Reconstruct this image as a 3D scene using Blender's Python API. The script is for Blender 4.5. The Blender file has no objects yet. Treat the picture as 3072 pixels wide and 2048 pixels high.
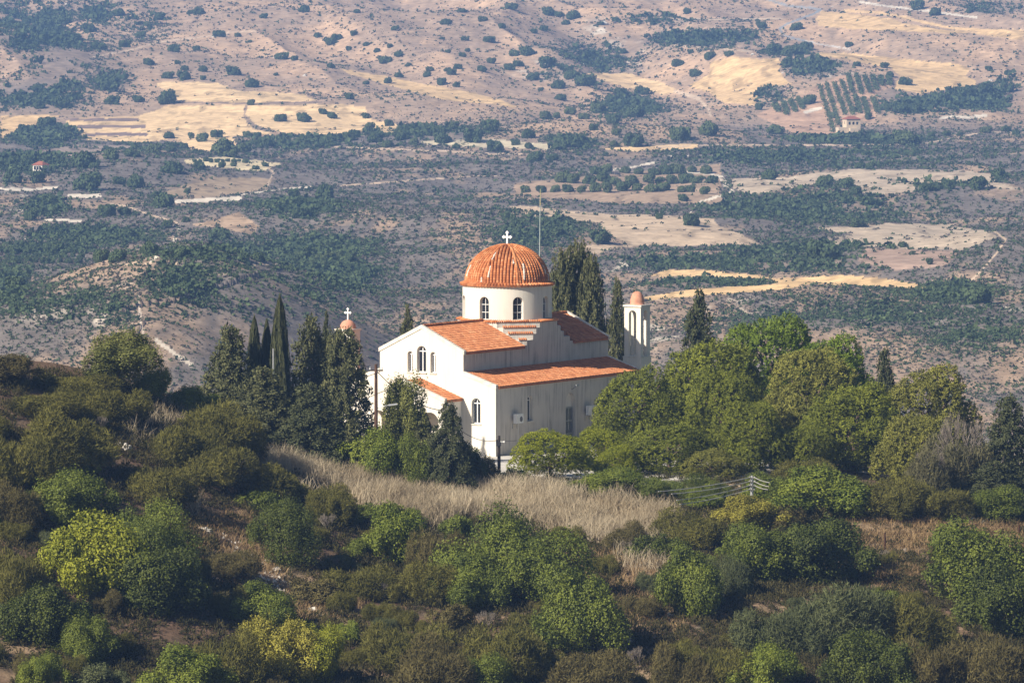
import bpy, math, random
import numpy as np
from mathutils import Vector, noise as mnoise
from mathutils.geometry import tessellate_polygon

random.seed(7)
RNG = np.random.default_rng(11)
S = bpy.context.scene
COL = S.collection

# ------------------------------------------------------------------ camera, sky, sun, exposure
F = 3072 * 200 / 36            # focal length in photo pixels
HC = 35.46                     # eye height above the church forecourt
PITCH = math.radians(3.55)
cd = bpy.data.cameras.new("camera"); cam = bpy.data.objects.new("camera", cd); COL.objects.link(cam)
cd.lens = 200; cd.sensor_width = 36; cd.clip_start = 1; cd.clip_end = 20000
cam.location = (0, 0, HC); cam.rotation_euler = (math.radians(90) - PITCH, 0, 0)
S.camera = cam

SUN_EL = math.radians(34)
SUN_DIR = Vector((-0.7715, -0.636, 0)).normalized() * math.cos(SUN_EL) + Vector((0, 0, math.sin(SUN_EL)))
w = bpy.data.worlds.new("World"); S.world = w; w.use_nodes = True
nt = w.node_tree; bg = nt.nodes["Background"]
sky = nt.nodes.new("ShaderNodeTexSky"); sky.sky_type = 'NISHITA'; sky.sun_disc = False
sky.sun_elevation = SUN_EL; sky.sun_rotation = math.atan2(SUN_DIR.x, SUN_DIR.y)
nt.links.new(sky.outputs[0], bg.inputs[0]); bg.inputs[1].default_value = 0.05
ld = bpy.data.lights.new("sun", 'SUN'); ld.energy = 5.0; ld.angle = math.radians(0.5); ld.color = (1.0, 0.90, 0.76)
sun = bpy.data.objects.new("sun", ld); COL.objects.link(sun)
sun.rotation_euler = SUN_DIR.to_track_quat('Z', 'Y').to_euler()
S.view_settings.view_transform = 'Standard'; S.view_settings.look = 'None'
S.view_settings.exposure = 0.66; S.view_settings.gamma = 1
HAZE_DENSITY = 0.00015

# ------------------------------------------------------------------ helpers
def ray(u, v):
    a, b = (u - 1536) / F, -(v - 1024) / F
    c, s = math.cos(PITCH), math.sin(PITCH)
    return Vector((a, c + b * s, -s + b * c))
def at(u, v, y):
    r = ray(u, v); k = y / r.y
    return Vector((r.x * k, y, HC + r.z * k))
def project(x, y, z):
    c, s = math.cos(PITCH), math.sin(PITCH)
    dz = z - HC
    fw = y * c - dz * s; up = y * s + dz * c
    return 1536 + F * x / fw, 1024 - F * up / fw

def tag(o, label=None, cat=None, group=None, kind=None):
    if label: o['label'] = label
    if cat: o['category'] = cat
    if group: o['group'] = group
    if kind: o['kind'] = kind
    return o
def empty(name, loc, rz=0, label=None, cat=None, group=None):
    o = bpy.data.objects.new(name, None); COL.objects.link(o)
    o.location = loc; o.rotation_euler = (0, 0, rz); o.empty_display_size = 0.3
    return tag(o, label, cat, group)
def link(name, me, mat=None, parent=None):
    o = bpy.data.objects.new(name, me); COL.objects.link(o)
    if mat and not me.materials: me.materials.append(mat)
    if parent: o.parent = parent
    return o
def np_mesh(name, V, Q, tint=None, col=None, smooth=False):
    """verts (N,3), faces (M,k) with constant k"""
    V = np.asarray(V, dtype=np.float32); Q = np.asarray(Q, dtype=np.int32)
    me = bpy.data.meshes.new(name)
    me.vertices.add(len(V)); me.vertices.foreach_set("co", V.ravel())
    k = Q.shape[1]
    me.loops.add(Q.size); me.loops.foreach_set("vertex_index", Q.ravel())
    me.polygons.add(len(Q))
    me.polygons.foreach_set("loop_start", np.arange(0, Q.size, k, dtype=np.int32))
    me.polygons.foreach_set("loop_total", np.full(len(Q), k, dtype=np.int32))
    me.polygons.foreach_set("use_smooth", np.full(len(Q), smooth))
    me.update(calc_edges=True)
    if tint is not None:
        a = me.attributes.new("tint", 'FLOAT', 'POINT'); a.data.foreach_set("value", np.asarray(tint, np.float32))
    if col is not None:
        a = me.attributes.new("cover", 'FLOAT_COLOR', 'POINT')
        c4 = np.ones((len(V), 4), np.float32); c4[:, :3] = col
        a.data.foreach_set("color", c4.ravel())
    return me

class MB:
    """collects shapes, builds ONE mesh object"""
    def __init__(s): s.v = []; s.f = []; s.t = []
    def add(s, vs, fs, tint=0.5):
        b = len(s.v); s.v += [tuple(p) for p in vs]; s.f += [tuple(i + b for i in f) for f in fs]; s.t += [tint] * len(vs)
    def box(s, x0, x1, y0, y1, z0, z1, tint=0.5):
        s.add([(x0,y0,z0),(x1,y0,z0),(x1,y1,z0),(x0,y1,z0),(x0,y0,z1),(x1,y0,z1),(x1,y1,z1),(x0,y1,z1)],
              [(3,2,1,0),(4,5,6,7),(0,1,5,4),(1,2,6,5),(2,3,7,6),(3,0,4,7)], tint)
    def hexa(s, p, tint=0.5):
        s.add(p, [(3,2,1,0),(4,5,6,7),(0,1,5,4),(1,2,6,5),(2,3,7,6),(3,0,4,7)], tint)
    def prism(s, poly, z0, z1, tint=0.5):
        n = len(poly)
        s.add([(x,y,z0) for x,y in poly] + [(x,y,z1) for x,y in poly],
              [tuple(range(n-1,-1,-1)), tuple(range(n,2*n))] + [(i,(i+1)%n,n+(i+1)%n,n+i) for i in range(n)], tint)
    def tube(s, pts, rad, n=6, tint=0.5, cap=True):
        pts = [Vector(p) for p in pts]; rad = rad if hasattr(rad, '__len__') else [rad]*len(pts)
        vs = []; fs = []
        for i, p in enumerate(pts):
            d = (pts[min(i+1, len(pts)-1)] - pts[max(i-1, 0)]).normalized()
            a = d.orthogonal().normalized() if abs(d.z) > .999 else d.cross(Vector((0,0,1))).normalized()
            b = d.cross(a)
            for k in range(n):
                t = 2*math.pi*k/n; vs.append(p + (a*math.cos(t) + b*math.sin(t))*rad[i])
        for i in range(len(pts)-1):
            for k in range(n):
                fs.append((i*n+k, i*n+(k+1)%n, (i+1)*n+(k+1)%n, (i+1)*n+k))
        if cap: fs += [tuple(range(n-1,-1,-1)), tuple((len(pts)-1)*n+k for k in range(n))]
        s.add(vs, fs, tint)
    def lathe(s, prof, n=32, c=(0,0), tint=0.5):
        vs = []; fs = []
        for r, z in prof:
            for k in range(n):
                t = 2*math.pi*k/n; vs.append((c[0]+r*math.cos(t), c[1]+r*math.sin(t), z))
        for i in range(len(prof)-1):
            for k in range(n): fs.append((i*n+k, i*n+(k+1)%n, (i+1)*n+(k+1)%n, (i+1)*n+k))
        s.add(vs, fs, tint)
    def panel(s, outer, holes, fn, depth, tint=0.5, back=False):
        """flat wall with openings: fn maps (p, q, depth) to a point; the openings get reveals"""
        loops = [[Vector((x,y,0)) for x,y in outer]] + [[Vector((x,y,0)) for x,y in h] for h in holes]
        flat = [p for l in loops for p in l]
        tr = tessellate_polygon(loops)
        s.add([fn(p.x,p.y,0) for p in flat], tr, tint)
        if back: s.add([fn(p.x,p.y,depth) for p in flat], tr, tint)
        for l in (loops if back else loops[1:]):
            n = len(l)
            s.add([fn(p.x,p.y,0) for p in l] + [fn(p.x,p.y,depth) for p in l],
                  [(i,(i+1)%n,n+(i+1)%n,n+i) for i in range(n)], tint)
    def build(s, name, mat, parent=None, smooth=False):
        me = bpy.data.meshes.new(name); me.from_pydata(s.v, [], s.f); me.update()
        a = me.attributes.new("tint", 'FLOAT', 'POINT'); a.data.foreach_set("value", s.t)
        if smooth:
            for p in me.polygons: p.use_smooth = True
        return link(name, me, mat, parent)

def arch(cx, z0, z1, wd, n=12):
    r = wd/2
    return [(cx-r, z0), (cx+r, z0)] + [(cx + r*math.cos(math.pi*k/n), z1-r + r*math.sin(math.pi*k/n)) for k in range(n+1)]

# ------------------------------------------------------------------ numpy noise
def vnoise(x, y, seed=0):
    xi = np.floor(x).astype(np.int64); yi = np.floor(y).astype(np.int64)
    fx = x - xi; fy = y - yi
    fx = fx*fx*(3-2*fx); fy = fy*fy*(3-2*fy)
    def h(a, b):
        n = (a*374761393 + b*668265263 + seed*974634777) & 0xffffffff
        n = ((n ^ (n >> 13)) * 1274126177) & 0xffffffff
        return ((n ^ (n >> 16)) & 0xffff) / 65535.0
    return (h(xi,yi)*(1-fx)+h(xi+1,yi)*fx)*(1-fy) + (h(xi,yi+1)*(1-fx)+h(xi+1,yi+1)*fx)*fy
def fbm(x, y, o=4, seed=0):
    t = 0; a = .5; tot = 0
    for i in range(o):
        t = t + a*vnoise(x*2**i + 17.3*i, y*2**i + 9.1*i, seed+i); tot += a; a *= .5
    return t/tot
def sstep(a, b, x):
    t = np.clip((x-a)/(b-a), 0, 1); return t*t*(3-2*t)

# ------------------------------------------------------------------ materials
MATS = {}
def mat(name, col, rough=.9, var=.0, scale=4, col2=None, metal=0, bump=0, spec=.3):
    if name in MATS: return MATS[name]
    m = bpy.data.materials.new(name); m.use_nodes = True; n = m.node_tree; b = n.nodes["Principled BSDF"]
    b.inputs["Roughness"].default_value = rough; b.inputs["Metallic"].default_value = metal
    b.inputs["Specular IOR Level"].default_value = spec
    tc = n.nodes.new("ShaderNodeTexCoord"); nz = n.nodes.new("ShaderNodeTexNoise")
    nz.inputs["Scale"].default_value = scale; nz.inputs["Detail"].default_value = 6
    n.links.new(tc.outputs["Object"], nz.inputs["Vector"])
    rp = n.nodes.new("ShaderNodeValToRGB")
    c2 = col2 or tuple(c*(1-var) for c in col)
    rp.color_ramp.elements[0].color = (*c2, 1); rp.color_ramp.elements[1].color = (*col, 1)
    rp.color_ramp.elements[0].position = .35; rp.color_ramp.elements[1].position = .62
    n.links.new(nz.outputs["Fac"], rp.inputs[0]); n.links.new(rp.outputs[0], b.inputs["Base Color"])
    if bump:
        bp = n.nodes.new("ShaderNodeBump"); bp.inputs["Strength"].default_value = bump
        n.links.new(nz.outputs["Fac"], bp.inputs["Height"]); n.links.new(bp.outputs[0], b.inputs["Normal"])
    MATS[name] = m; return m
def tint_mat(name, lo, hi, trans=0.0, rough=.85, mid=None, noise_scale=None, spec=.2):
    """colour runs from lo to hi with the mesh attribute 'tint' (a random value per leaf, stem or tile)"""
    if name in MATS: return MATS[name]
    m = bpy.data.materials.new(name); m.use_nodes = True; n = m.node_tree; b = n.nodes["Principled BSDF"]
    b.inputs["Roughness"].default_value = rough; b.inputs["Specular IOR Level"].default_value = spec
    at_ = n.nodes.new("ShaderNodeAttribute"); at_.attribute_name = "tint"
    rp = n.nodes.new("ShaderNodeValToRGB"); e = rp.color_ramp.elements
    e[0].color = (*lo, 1); e[1].color = (*hi, 1)
    if mid: x = e.new(.5); x.color = (*mid, 1)
    n.links.new(at_.outputs["Fac"], rp.inputs[0]); out = rp.outputs[0]
    if noise_scale:
        tc = n.nodes.new("ShaderNodeTexCoord"); nz = n.nodes.new("ShaderNodeTexNoise"); nz.inputs["Scale"].default_value = noise_scale
        n.links.new(tc.outputs["Object"], nz.inputs["Vector"])
        mx = n.nodes.new("ShaderNodeMix"); mx.data_type = 'RGBA'; mx.blend_type = 'MULTIPLY'; mx.inputs[0].default_value = .45
        r2 = n.nodes.new("ShaderNodeValToRGB"); r2.color_ramp.elements[0].color = (.45,.42,.4,1); r2.color_ramp.elements[1].color = (1.2,1.2,1.2,1)
        r2.color_ramp.elements[0].position = .3; r2.color_ramp.elements[1].position = .7
        n.links.new(nz.outputs["Fac"], r2.inputs[0]); n.links.new(out, mx.inputs[6]); n.links.new(r2.outputs[0], mx.inputs[7]); out = mx.outputs[2]
    n.links.new(out, b.inputs["Base Color"])
    if trans:
        tr = n.nodes.new("ShaderNodeBsdfTranslucent"); ms = n.nodes.new("ShaderNodeMixShader"); ms.inputs[0].default_value = trans
        n.links.new(out, tr.inputs[0]); n.links.new(b.outputs[0], ms.inputs[1]); n.links.new(tr.outputs[0], ms.inputs[2])
        n.links.new(ms.outputs[0], n.nodes["Material Output"].inputs[0])
    MATS[name] = m; return m

def plaster_mat(name, col, stain, amount):
    """painted render with vertical rain streaks and blotches"""
    m = bpy.data.materials.new(name); m.use_nodes = True; n = m.node_tree; b = n.nodes["Principled BSDF"]
    b.inputs["Roughness"].default_value = .92; b.inputs["Specular IOR Level"].default_value = .15
    tc = n.nodes.new("ShaderNodeTexCoord"); mp = n.nodes.new("ShaderNodeMapping"); mp.inputs["Scale"].default_value = (3.2, 3.2, .16)
    n.links.new(tc.outputs["Object"], mp.inputs[0])
    nz = n.nodes.new("ShaderNodeTexNoise"); nz.inputs["Scale"].default_value = 1.5; nz.inputs["Detail"].default_value = 5
    n.links.new(mp.outputs[0], nz.inputs["Vector"])
    n2 = n.nodes.new("ShaderNodeTexNoise"); n2.inputs["Scale"].default_value = .55; n2.inputs["Detail"].default_value = 7
    n.links.new(tc.outputs["Object"], n2.inputs["Vector"])
    mu = n.nodes.new("ShaderNodeMath"); mu.operation = 'MULTIPLY'
    r1 = n.nodes.new("ShaderNodeMapRange"); r1.inputs[1].default_value = .42; r1.inputs[2].default_value = .75
    r2 = n.nodes.new("ShaderNodeMapRange"); r2.inputs[1].default_value = .38; r2.inputs[2].default_value = .62
    n.links.new(nz.outputs["Fac"], r1.inputs[0]); n.links.new(n2.outputs["Fac"], r2.inputs[0])
    n.links.new(r1.outputs[0], mu.inputs[0]); n.links.new(r2.outputs[0], mu.inputs[1])
    m2 = n.nodes.new("ShaderNodeMath"); m2.operation = 'MULTIPLY'; m2.inputs[1].default_value = amount
    n.links.new(mu.outputs[0], m2.inputs[0])
    mx = n.nodes.new("ShaderNodeMix"); mx.data_type = 'RGBA'
    mx.inputs[6].default_value = (*col, 1); mx.inputs[7].default_value = (*stain, 1)
    n.links.new(m2.outputs[0], mx.inputs[0]); n.links.new(mx.outputs[2], b.inputs["Base Color"])
    bp = n.nodes.new("ShaderNodeBump"); bp.inputs["Strength"].default_value = .12; bp.inputs["Distance"].default_value = .02
    n3 = n.nodes.new("ShaderNodeTexNoise"); n3.inputs["Scale"].default_value = 14
    n.links.new(tc.outputs["Object"], n3.inputs["Vector"]); n.links.new(n3.outputs["Fac"], bp.inputs["Height"]); n.links.new(bp.outputs[0], b.inputs["Normal"])
    MATS[name] = m; return m
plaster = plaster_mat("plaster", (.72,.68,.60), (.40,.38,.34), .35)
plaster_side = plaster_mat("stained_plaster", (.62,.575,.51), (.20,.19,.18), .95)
trim = mat("trim", (.74,.70,.62), .9, scale=2.2, col2=(.58,.54,.46))
white_frame = mat("white_frame", (.82,.82,.80), .5, .06)
glass = mat("window_glass", (.015,.02,.028), .12, .3, spec=.6)
tile = tint_mat("roof_tile", (.40,.15,.068), (.60,.29,.145), rough=.85, mid=(.52,.21,.092), noise_scale=2.2)
dome_tile = tint_mat("dome_tile", (.36,.125,.05), (.66,.32,.15), rough=.8, mid=(.55,.20,.075), noise_scale=1.3)
mortar = mat("mortar", (.72,.66,.58), .95, .25)
pink = mat("pink_render", (.60,.30,.20), .9, scale=2.5, col2=(.46,.22,.15))
dark_metal = mat("dark_metal", (.05,.05,.055), .5, .3, metal=.4)
grey_metal = mat("grey_metal", (.45,.46,.46), .45, .15, metal=.6)
rust = mat("rust", (.07,.032,.018), .9, .4, 12)
pole_wood = mat("pole_wood", (.11,.06,.038), .9, .35, 5)
dark_wood = mat("dark_wood", (.05,.038,.03), .9, .35, 5)
concrete = mat("concrete", (.60,.57,.52), .95, .2, 1.2)
bark = mat("bark", (.15,.105,.075), .95, .45, 9)
grey_bark = mat("grey_bark", (.24,.205,.17), .95, .35, 9)

# ------------------------------------------------------------------ terrain heights
def zat(v, d): return at(1536, v, d).z
CP = []
def cp(u, v, d): p = at(u, v, d); CP.append((p.x, p.y, p.z))
for u, v, d in [(1500,1445,411),(1500,1560,394),(1500,1800,366),(1500,2048,345),(1200,1440,405),(1200,1600,386),(1200,1850,360),
                (900,1400,400),(900,1550,385),(900,1800,362),(900,2048,342),(300,1215,392),(300,1110,402),(300,1450,372),(300,1750,352),(300,2048,335),
                (0,1150,388),(0,1400,368),(0,1750,348),(0,2048,330),(600,1245,403),(600,1400,388),(600,1750,358),(600,2048,338),
                (-400,1120,388),(-400,1400,366),(-400,1750,346),(-400,2048,330),
                (2100,1510,402),(2300,1570,396),(2900,1575,398),(2700,1650,390),(3072,1650,388),(2000,1650,386),(2300,1800,368),(2800,1850,366),(2300,2048,345),(3000,2048,345),
                (3500,1600,398),(3500,1800,370),(3500,2048,345)]: cp(u, v, d)
for x, y, z in [(-12,425,0),(0,420,0),(8,430,0),(12,445,0),(20,455,-.2),(-8,450,0),(3,462,-.4),(-20,435,.6),(5,412,-.05),(-3,413,0),(12,414,-.2),(-16,418,.8),(-34,425,1.5),(-40,440,-1),
                (20,430,-.5),(34,430,-2.2),(26,460,-3.5),(45,440,-5),(60,420,-4),(60,455,-10),(0,490,-6),(-40,480,-10),(40,490,-11),(0,540,-18),(-60,540,-22),(60,540,-24),
                (-80,430,2),(-80,480,-12),(110,400,-5),(-110,380,12),(-150,540,-25),(150,540,-28),(150,440,-16),
                (0,300,-10),(-60,300,-9),(60,300,-11),(0,230,-14),(-80,230,-12),(80,230,-14),(0,140,-3),(-100,140,0),(100,140,0),(0,70,15),(-60,70,16),(60,70,16),(0,10,31),(-40,10,30),(40,10,30),(0,-60,30),(-150,300,-4),(150,300,-12),(-150,100,5),(150,100,5),(-100,-60,30),(100,-60,30)]:
    CP.append((x, y, z))
CP = np.array(CP)
def _phi(r2): return np.where(r2 > 0, r2*np.log(r2+1e-12), 0)*.5
_n = len(CP); _d2 = ((CP[:,None,:2]-CP[None,:,:2])**2).sum(-1)
_A = np.zeros((_n+3, _n+3)); _A[:_n,:_n] = _phi(_d2) + np.eye(_n)*3.0
_A[:_n,_n] = 1; _A[:_n,_n+1:] = CP[:,:2]; _A[_n:,:_n] = _A[:_n,_n:].T
_w = np.linalg.solve(_A, np.concatenate([CP[:,2], np.zeros(3)]))
def h_near(x, y):
    x = np.asarray(x, float); y = np.asarray(y, float)
    xc = np.clip(x, -160, 160); sh = xc.shape; xr = xc.ravel(); yr = np.clip(y.ravel(), -60, 560)
    out = np.empty(len(xr))
    for i in range(0, len(xr), 40000):
        sl = slice(i, i+40000)
        d2 = (xr[sl,None]-CP[None,:,0])**2 + (yr[sl,None]-CP[None,:,1])**2
        out[sl] = _phi(d2) @ _w[:_n] + _w[_n] + xr[sl]*_w[_n+1] + yr[sl]*_w[_n+2]
    z = out.reshape(sh)
    rough = (fbm(x/6., y/6., 4, 3)-.5)*1.3
    flat = np.exp(-(((x-2)/24.)**4 + ((y-433)/31.)**4))
    grass = np.exp(-(((x-2)/16.)**4 + ((y-404)/9.)**4))
    return z*(1-.9*flat) - .14*flat + rough*(1-flat)*(1-.6*grass)
PY = [500,560,650,800,900,1150,1500,2100,2560,2900,3300,4000,5500,9000]
PZ = [-12,-22,-38,-46,-40.5,-34.5,-36,-32,-27,-2,29,90,260,500]
def h_far(x, y):
    x = np.asarray(x, float); y = np.asarray(y, float)
    z = np.interp(y, PY, PZ)
    # the spur at left with its sharp crest, and the gully right of it
    xc = -66 + (y-1180)*-.03
    xc = xc + (fbm(y/40., x*0+3., 3, 77)-.5)*34
    ridge = np.maximum(0, 1-np.sqrt((x-xc)**2+20)/np.where(x < xc, 95., 42.))
    z = z + 15*ridge**1.1*sstep(985, 1130, y)*(1-sstep(1180, 1420, y))
    z = z - 10*np.exp(-((x-(-8))/30.)**2)*np.exp(-((y-1050)/110.)**2)
    z = z - 6*np.exp(-((x+118)/28.)**2)*np.exp(-((y-1230)/120.)**2)
    # ground swells: (x, y, half width, half depth, rise)
    for bx, by, sx, sy, am in [(60,1250,70,60,5),(110,1480,90,70,5),(-60,1700,80,70,5),(20,1640,70,60,4),(150,1900,110,80,6),(-170,2050,120,90,6),
                               (40,2350,120,100,6),(-90,2600,110,110,9),(-260,2900,120,160,14),(60,2800,60,150,-9),(130,2900,60,170,12),(200,2560,60,70,5),(260,2950,90,150,10),
                               (-40,3100,90,160,8),(-150,2450,80,60,-4),(120,1330,50,40,-4),(0,1400,60,40,-4)]:
        z = z + am*np.exp(-((x-bx)/sx)**2-((y-by)/sy)**2)
    k = sstep(600, 1000, y)
    z = z + k*((fbm(x/70., y/110., 3, 21)-.5)*9 + (fbm(x/22., y/34., 3, 5)-.5)*2.6 - np.abs(fbm(x/75.+y/420., y/330., 3, 40)-.5)*34*sstep(2550,3000,y))
    return z
def H(x, y):
    x = np.asarray(x, float); y = np.asarray(y, float)
    b = sstep(500, 600, y)
    return h_near(x, y)*(1-b) + h_far(x, y)*b
def H1(x, y): return float(H(np.array([x]), np.array([y]))[0])
def hit(u, v, d0, d1, step):
    d = np.arange(d0, d1, step); r = ray(u, v)
    x = r.x/r.y*d; z = HC + r.z/r.y*d
    g = H(x, d); i = np.argmax(g >= z)
    if g[i] < z[i]: i = len(d)-1
    return Vector((x[i], d[i], g[i]))
def near_hit(u, v): return hit(u, v, 300, 520, .5)
def far_hit(u, v): return hit(u, v, 850, 4200, 4)

# ------------------------------------------------------------------ land cover of the far valley
def poly(crop, pts):
    ox, oy, k = {'A':(0,0,2.138),'B':(1000,0,2.138),'C':(1972,0,2.138),'D':(0,500,2.138),'E':(1500,450,1.4962)}[crop]
    return [(ox+x/k, oy+y/k) for x, y in pts]
STUB = (.78,.56,.31); GOLD = (.72,.50,.26); PALE = (.52,.42,.31); CHALK = (.72,.64,.52); TRACK = (.60,.46,.33); GREYF = (.34,.27,.22)
FIELDS = [
 ('A',STUB,[(1000,530),(1050,525),(1400,530),(1480,560),(1530,580),(1800,590),(1950,610),(2050,645),(1900,655),(1600,660),(1160,655),(1120,610),(1070,590),(1000,550)]),
 ('A',STUB,[(1060,680),(1580,672),(1570,760),(1640,830),(1750,860),(1500,870),(1500,980),(1250,970),(1100,880),(960,915),(700,905),(560,890),(500,860),(420,760),(880,745),(1000,715)]),
 ('A',STUB,[(1600,680),(2150,665),(2352,690),(2352,840),(1950,880),(1800,850),(1650,800),(1590,740)]),
 ('B',STUB,[(0,690),(180,700),(260,770),(420,800),(440,870),(330,860),(0,830)]),
 ('A',GOLD,[(0,745),(350,740),(430,735),(240,790),(0,890)]),
 ('A',(.72,.60,.38),[(1180,1020),(1500,1005),(1820,1050),(1700,1095),(1560,1090),(1200,1050)]),
 ('A',GREYF,[(160,985),(500,925),(880,935),(870,980),(500,1000),(200,1010)]),
 ('B',GOLD,[(60,440),(350,490),(600,545),(900,595),(1100,650),(1180,690),(900,660),(700,640),(400,560),(100,470)]),
 ('B',STUB,[(1600,470),(1780,475),(1920,470),(1960,500),(2100,530),(2230,590),(2100,605),(2030,590),(1860,575),(1740,520)]),
 ('B',(.60,.52,.36),[(560,910),(1000,890),(1420,930),(1380,960),(900,940),(600,930)]),
 ('B',STUB,[(1680,958),(1900,940),(2352,922),(2352,955),(1900,972)]),
 ('C',GOLD,[(1020,130),(1050,70),(1200,85),(1500,120),(1560,150),(1880,200),(2352,200),(2352,265),(2000,210),(1860,215),(1500,200),(1100,175),(1020,165)]),
 ('C',GOLD,[(970,340),(1200,340),(1500,370),(1930,410),(2000,440),(1980,490),(2060,520),(2050,550),(1700,605),(1540,570),(1560,500),(1500,440),(1300,400),(1100,370)]),
 ('C',GOLD,[(330,400),(450,365),(640,380),(780,375),(810,410),(770,450),(860,540),(650,560),(620,680),(430,660),(320,590),(200,560),(330,470)]),
 ('C',(.55,.36,.24),[(980,570),(1170,490),(1400,490),(1540,500),(1520,560),(1420,600),(1430,700),(1400,770),(1300,780),(1190,790),(1170,870),(1050,860),(900,870),(640,740),(800,660),(960,600)]),
 ('C',PALE,[(470,1150),(850,1130),(1100,1095),(1300,1085),(1800,1090),(2000,1100),(2130,1120),(2180,1170),(2352,1220),(2000,1180),(1750,1190),(1600,1240),(1300,1245),(1230,1150),(900,1200),(600,1250),(500,1210)]),
 ('E',(.56,.43,.30),[(40,255),(100,250),(500,290),(800,290),(960,310),(980,340),(1090,380),(1160,425),(900,430),(600,430),(420,465),(330,430),(560,420),(400,320),(250,310),(100,290)]),
 ('E',PALE,[(1400,350),(1640,345),(1700,330),(2000,335),(2200,365),(2240,390),(2130,435),(2080,450),(1850,445),(1640,430),(1500,430),(1450,400),(1570,380)]),
 ('E',GOLD,[(650,565),(760,535),(950,540),(1250,575),(1560,560),(1750,580),(1930,610),(1930,640),(1650,610),(1560,610),(1400,600),(1250,625),(960,650),(660,675),(640,660),(900,620),(1240,600),(1100,580),(850,570)]),
 ('E',(.42,.30,.23),[(1640,440),(2080,455),(2000,520),(1800,540),(1600,500)]),
 ('D',(.46,.33,.22),[(1230,380),(1530,290),(1680,390),(1640,440),(1450,400)]),
 ('D',(.40,.30,.20),[(1000,180),(1380,60),(1740,80),(1720,150),(1400,190)]),
 ('E',(.40,.29,.20),[(70,150),(1000,60),(1000,240),(560,240),(70,200)]),
]
TRACKS = [
 ('A',TRACK,4,[(600,365),(850,320),(1000,275),(1350,230),(1500,205),(1640,200)]),
 ('A',(.22,.16,.13),3,[(1150,658),(1600,664),(2100,656)]),('A',(.22,.16,.14),8,[(430,768),(885,768)]),('A',(.22,.16,.14),9,[(500,812),(925,814)]),('A',(.22,.16,.14),10,[(550,862),(935,862)]),
 ('B',TRACK,3.5,[(0,940),(300,955),(700,970),(1000,990),(1230,990)]),
 ('B',TRACK,3,[(50,1190),(560,1155),(900,1130),(1060,1130)]),
 ('C',TRACK,3.5,[(0,945),(300,932),(1270,932),(1700,925),(1900,885),(2100,850),(2352,850)]),
 ('C',CHALK,5,[(70,1000),(240,998)]),
 ('B',CHALK,5,[(1640,1110),(1900,1075),(2060,1045)]),
 ('C',CHALK,5,[(150,1095),(390,1125),(430,1190),(490,1230),(330,1283)]),
 ('E',CHALK,5,[(850,280),(900,230),(1040,190),(1000,120),(940,105)]),
 ('E',TRACK,6,[(2200,350),(2270,400),(2240,450),(2180,520),(2100,595)]),
 ('D',TRACK,4,[(1720,0),(1755,40),(1720,100),(1720,155)]),
 ('D',CHALK,4,[(2000,130),(1720,155),(1540,185)]),
 ('D',CHALK,8,[(960,610),(1020,560),(1080,510),(1130,450),(1150,400)]),
 ('D',TRACK,5,[(1150,380),(1120,350),(1000,320),(900,285),(820,255),(700,240)]),
 ('D',CHALK,8,[(0,145),(200,148),(370,130)]),('D',CHALK,12,[(450,185),(560,190),(640,185)]),('D',CHALK,13,[(1130,222),(1300,215),(1540,203)]),('D',CHALK,6,[(290,342),(400,345),(520,350)]),
 ('D',TRACK,3,[(1100,490),(1560,490)]),('D',TRACK,3,[(1200,548),(1700,555)]),('D',TRACK,4,[(700,628),(980,615),(1780,625),(2060,605),(2160,595)]),('D',TRACK,3,[(1110,690),(1480,690)]),
 ('D',(.66,.58,.47),11,[(1000,1110),(1080,1170),(1150,1220),(1230,1270)]),('D',(.60,.50,.40),7,[(880,820),(900,1000),(950,1200),(1000,1330)]),
 ('D',TRACK,8,[(2050,530),(2120,510),(2140,590)]),
 ('C',(.62,.50,.36),3,[(0,118),(400,128),(800,118)]),('C',(.50,.36,.25),3,[(0,190),(500,180)]),('C',(.62,.50,.36),3,[(100,290),(600,330)]),
 ('C',CHALK,8,[(1820,760),(1900,745),(2000,755),(2110,740)]),('C',CHALK,6,[(1300,15),(1500,45),(1750,75),(2050,115)]),('C',CHALK,9,[(950,720),(1050,695)]),
 ('C',(.30,.31,.32),6,[(690,-10),(760,15),(830,38),(1000,55),(1050,65),(1000,90),(900,130),(830,155),(780,185),(800,220),(860,245),(950,265)]),
 ('C',(.55,.52,.48),4,[(950,265),(1050,285),(1240,318)]),
 ('C',GOLD,8,[(1200,72),(1420,80),(1900,185),(2352,205)]),
 ('B',TRACK,5,[(2230,590),(2352,625)]),('C',TRACK,8,[(110,585),(270,640),(330,700),(340,740)]),
]
CHALKY = [('E',(740,800),95,70),('E',(1920,725),90,45),('E',(2250,700),80,50),('E',(560,520),90,30),('D',(640,780),280,90),('D',(260,870),240,90),('D',(560,970),180,60),('B',(1720,190),90,70),('B',(1880,350),130,80),
          ('C',(1150,500),100,60),('B',(1290,440),120,60),('C',(450,580),90,30),('D',(1950,240),90,40),('D',(110,220),90,80),('D',(2320,760),60,40),('E',(1000,700),150,40)]
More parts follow.
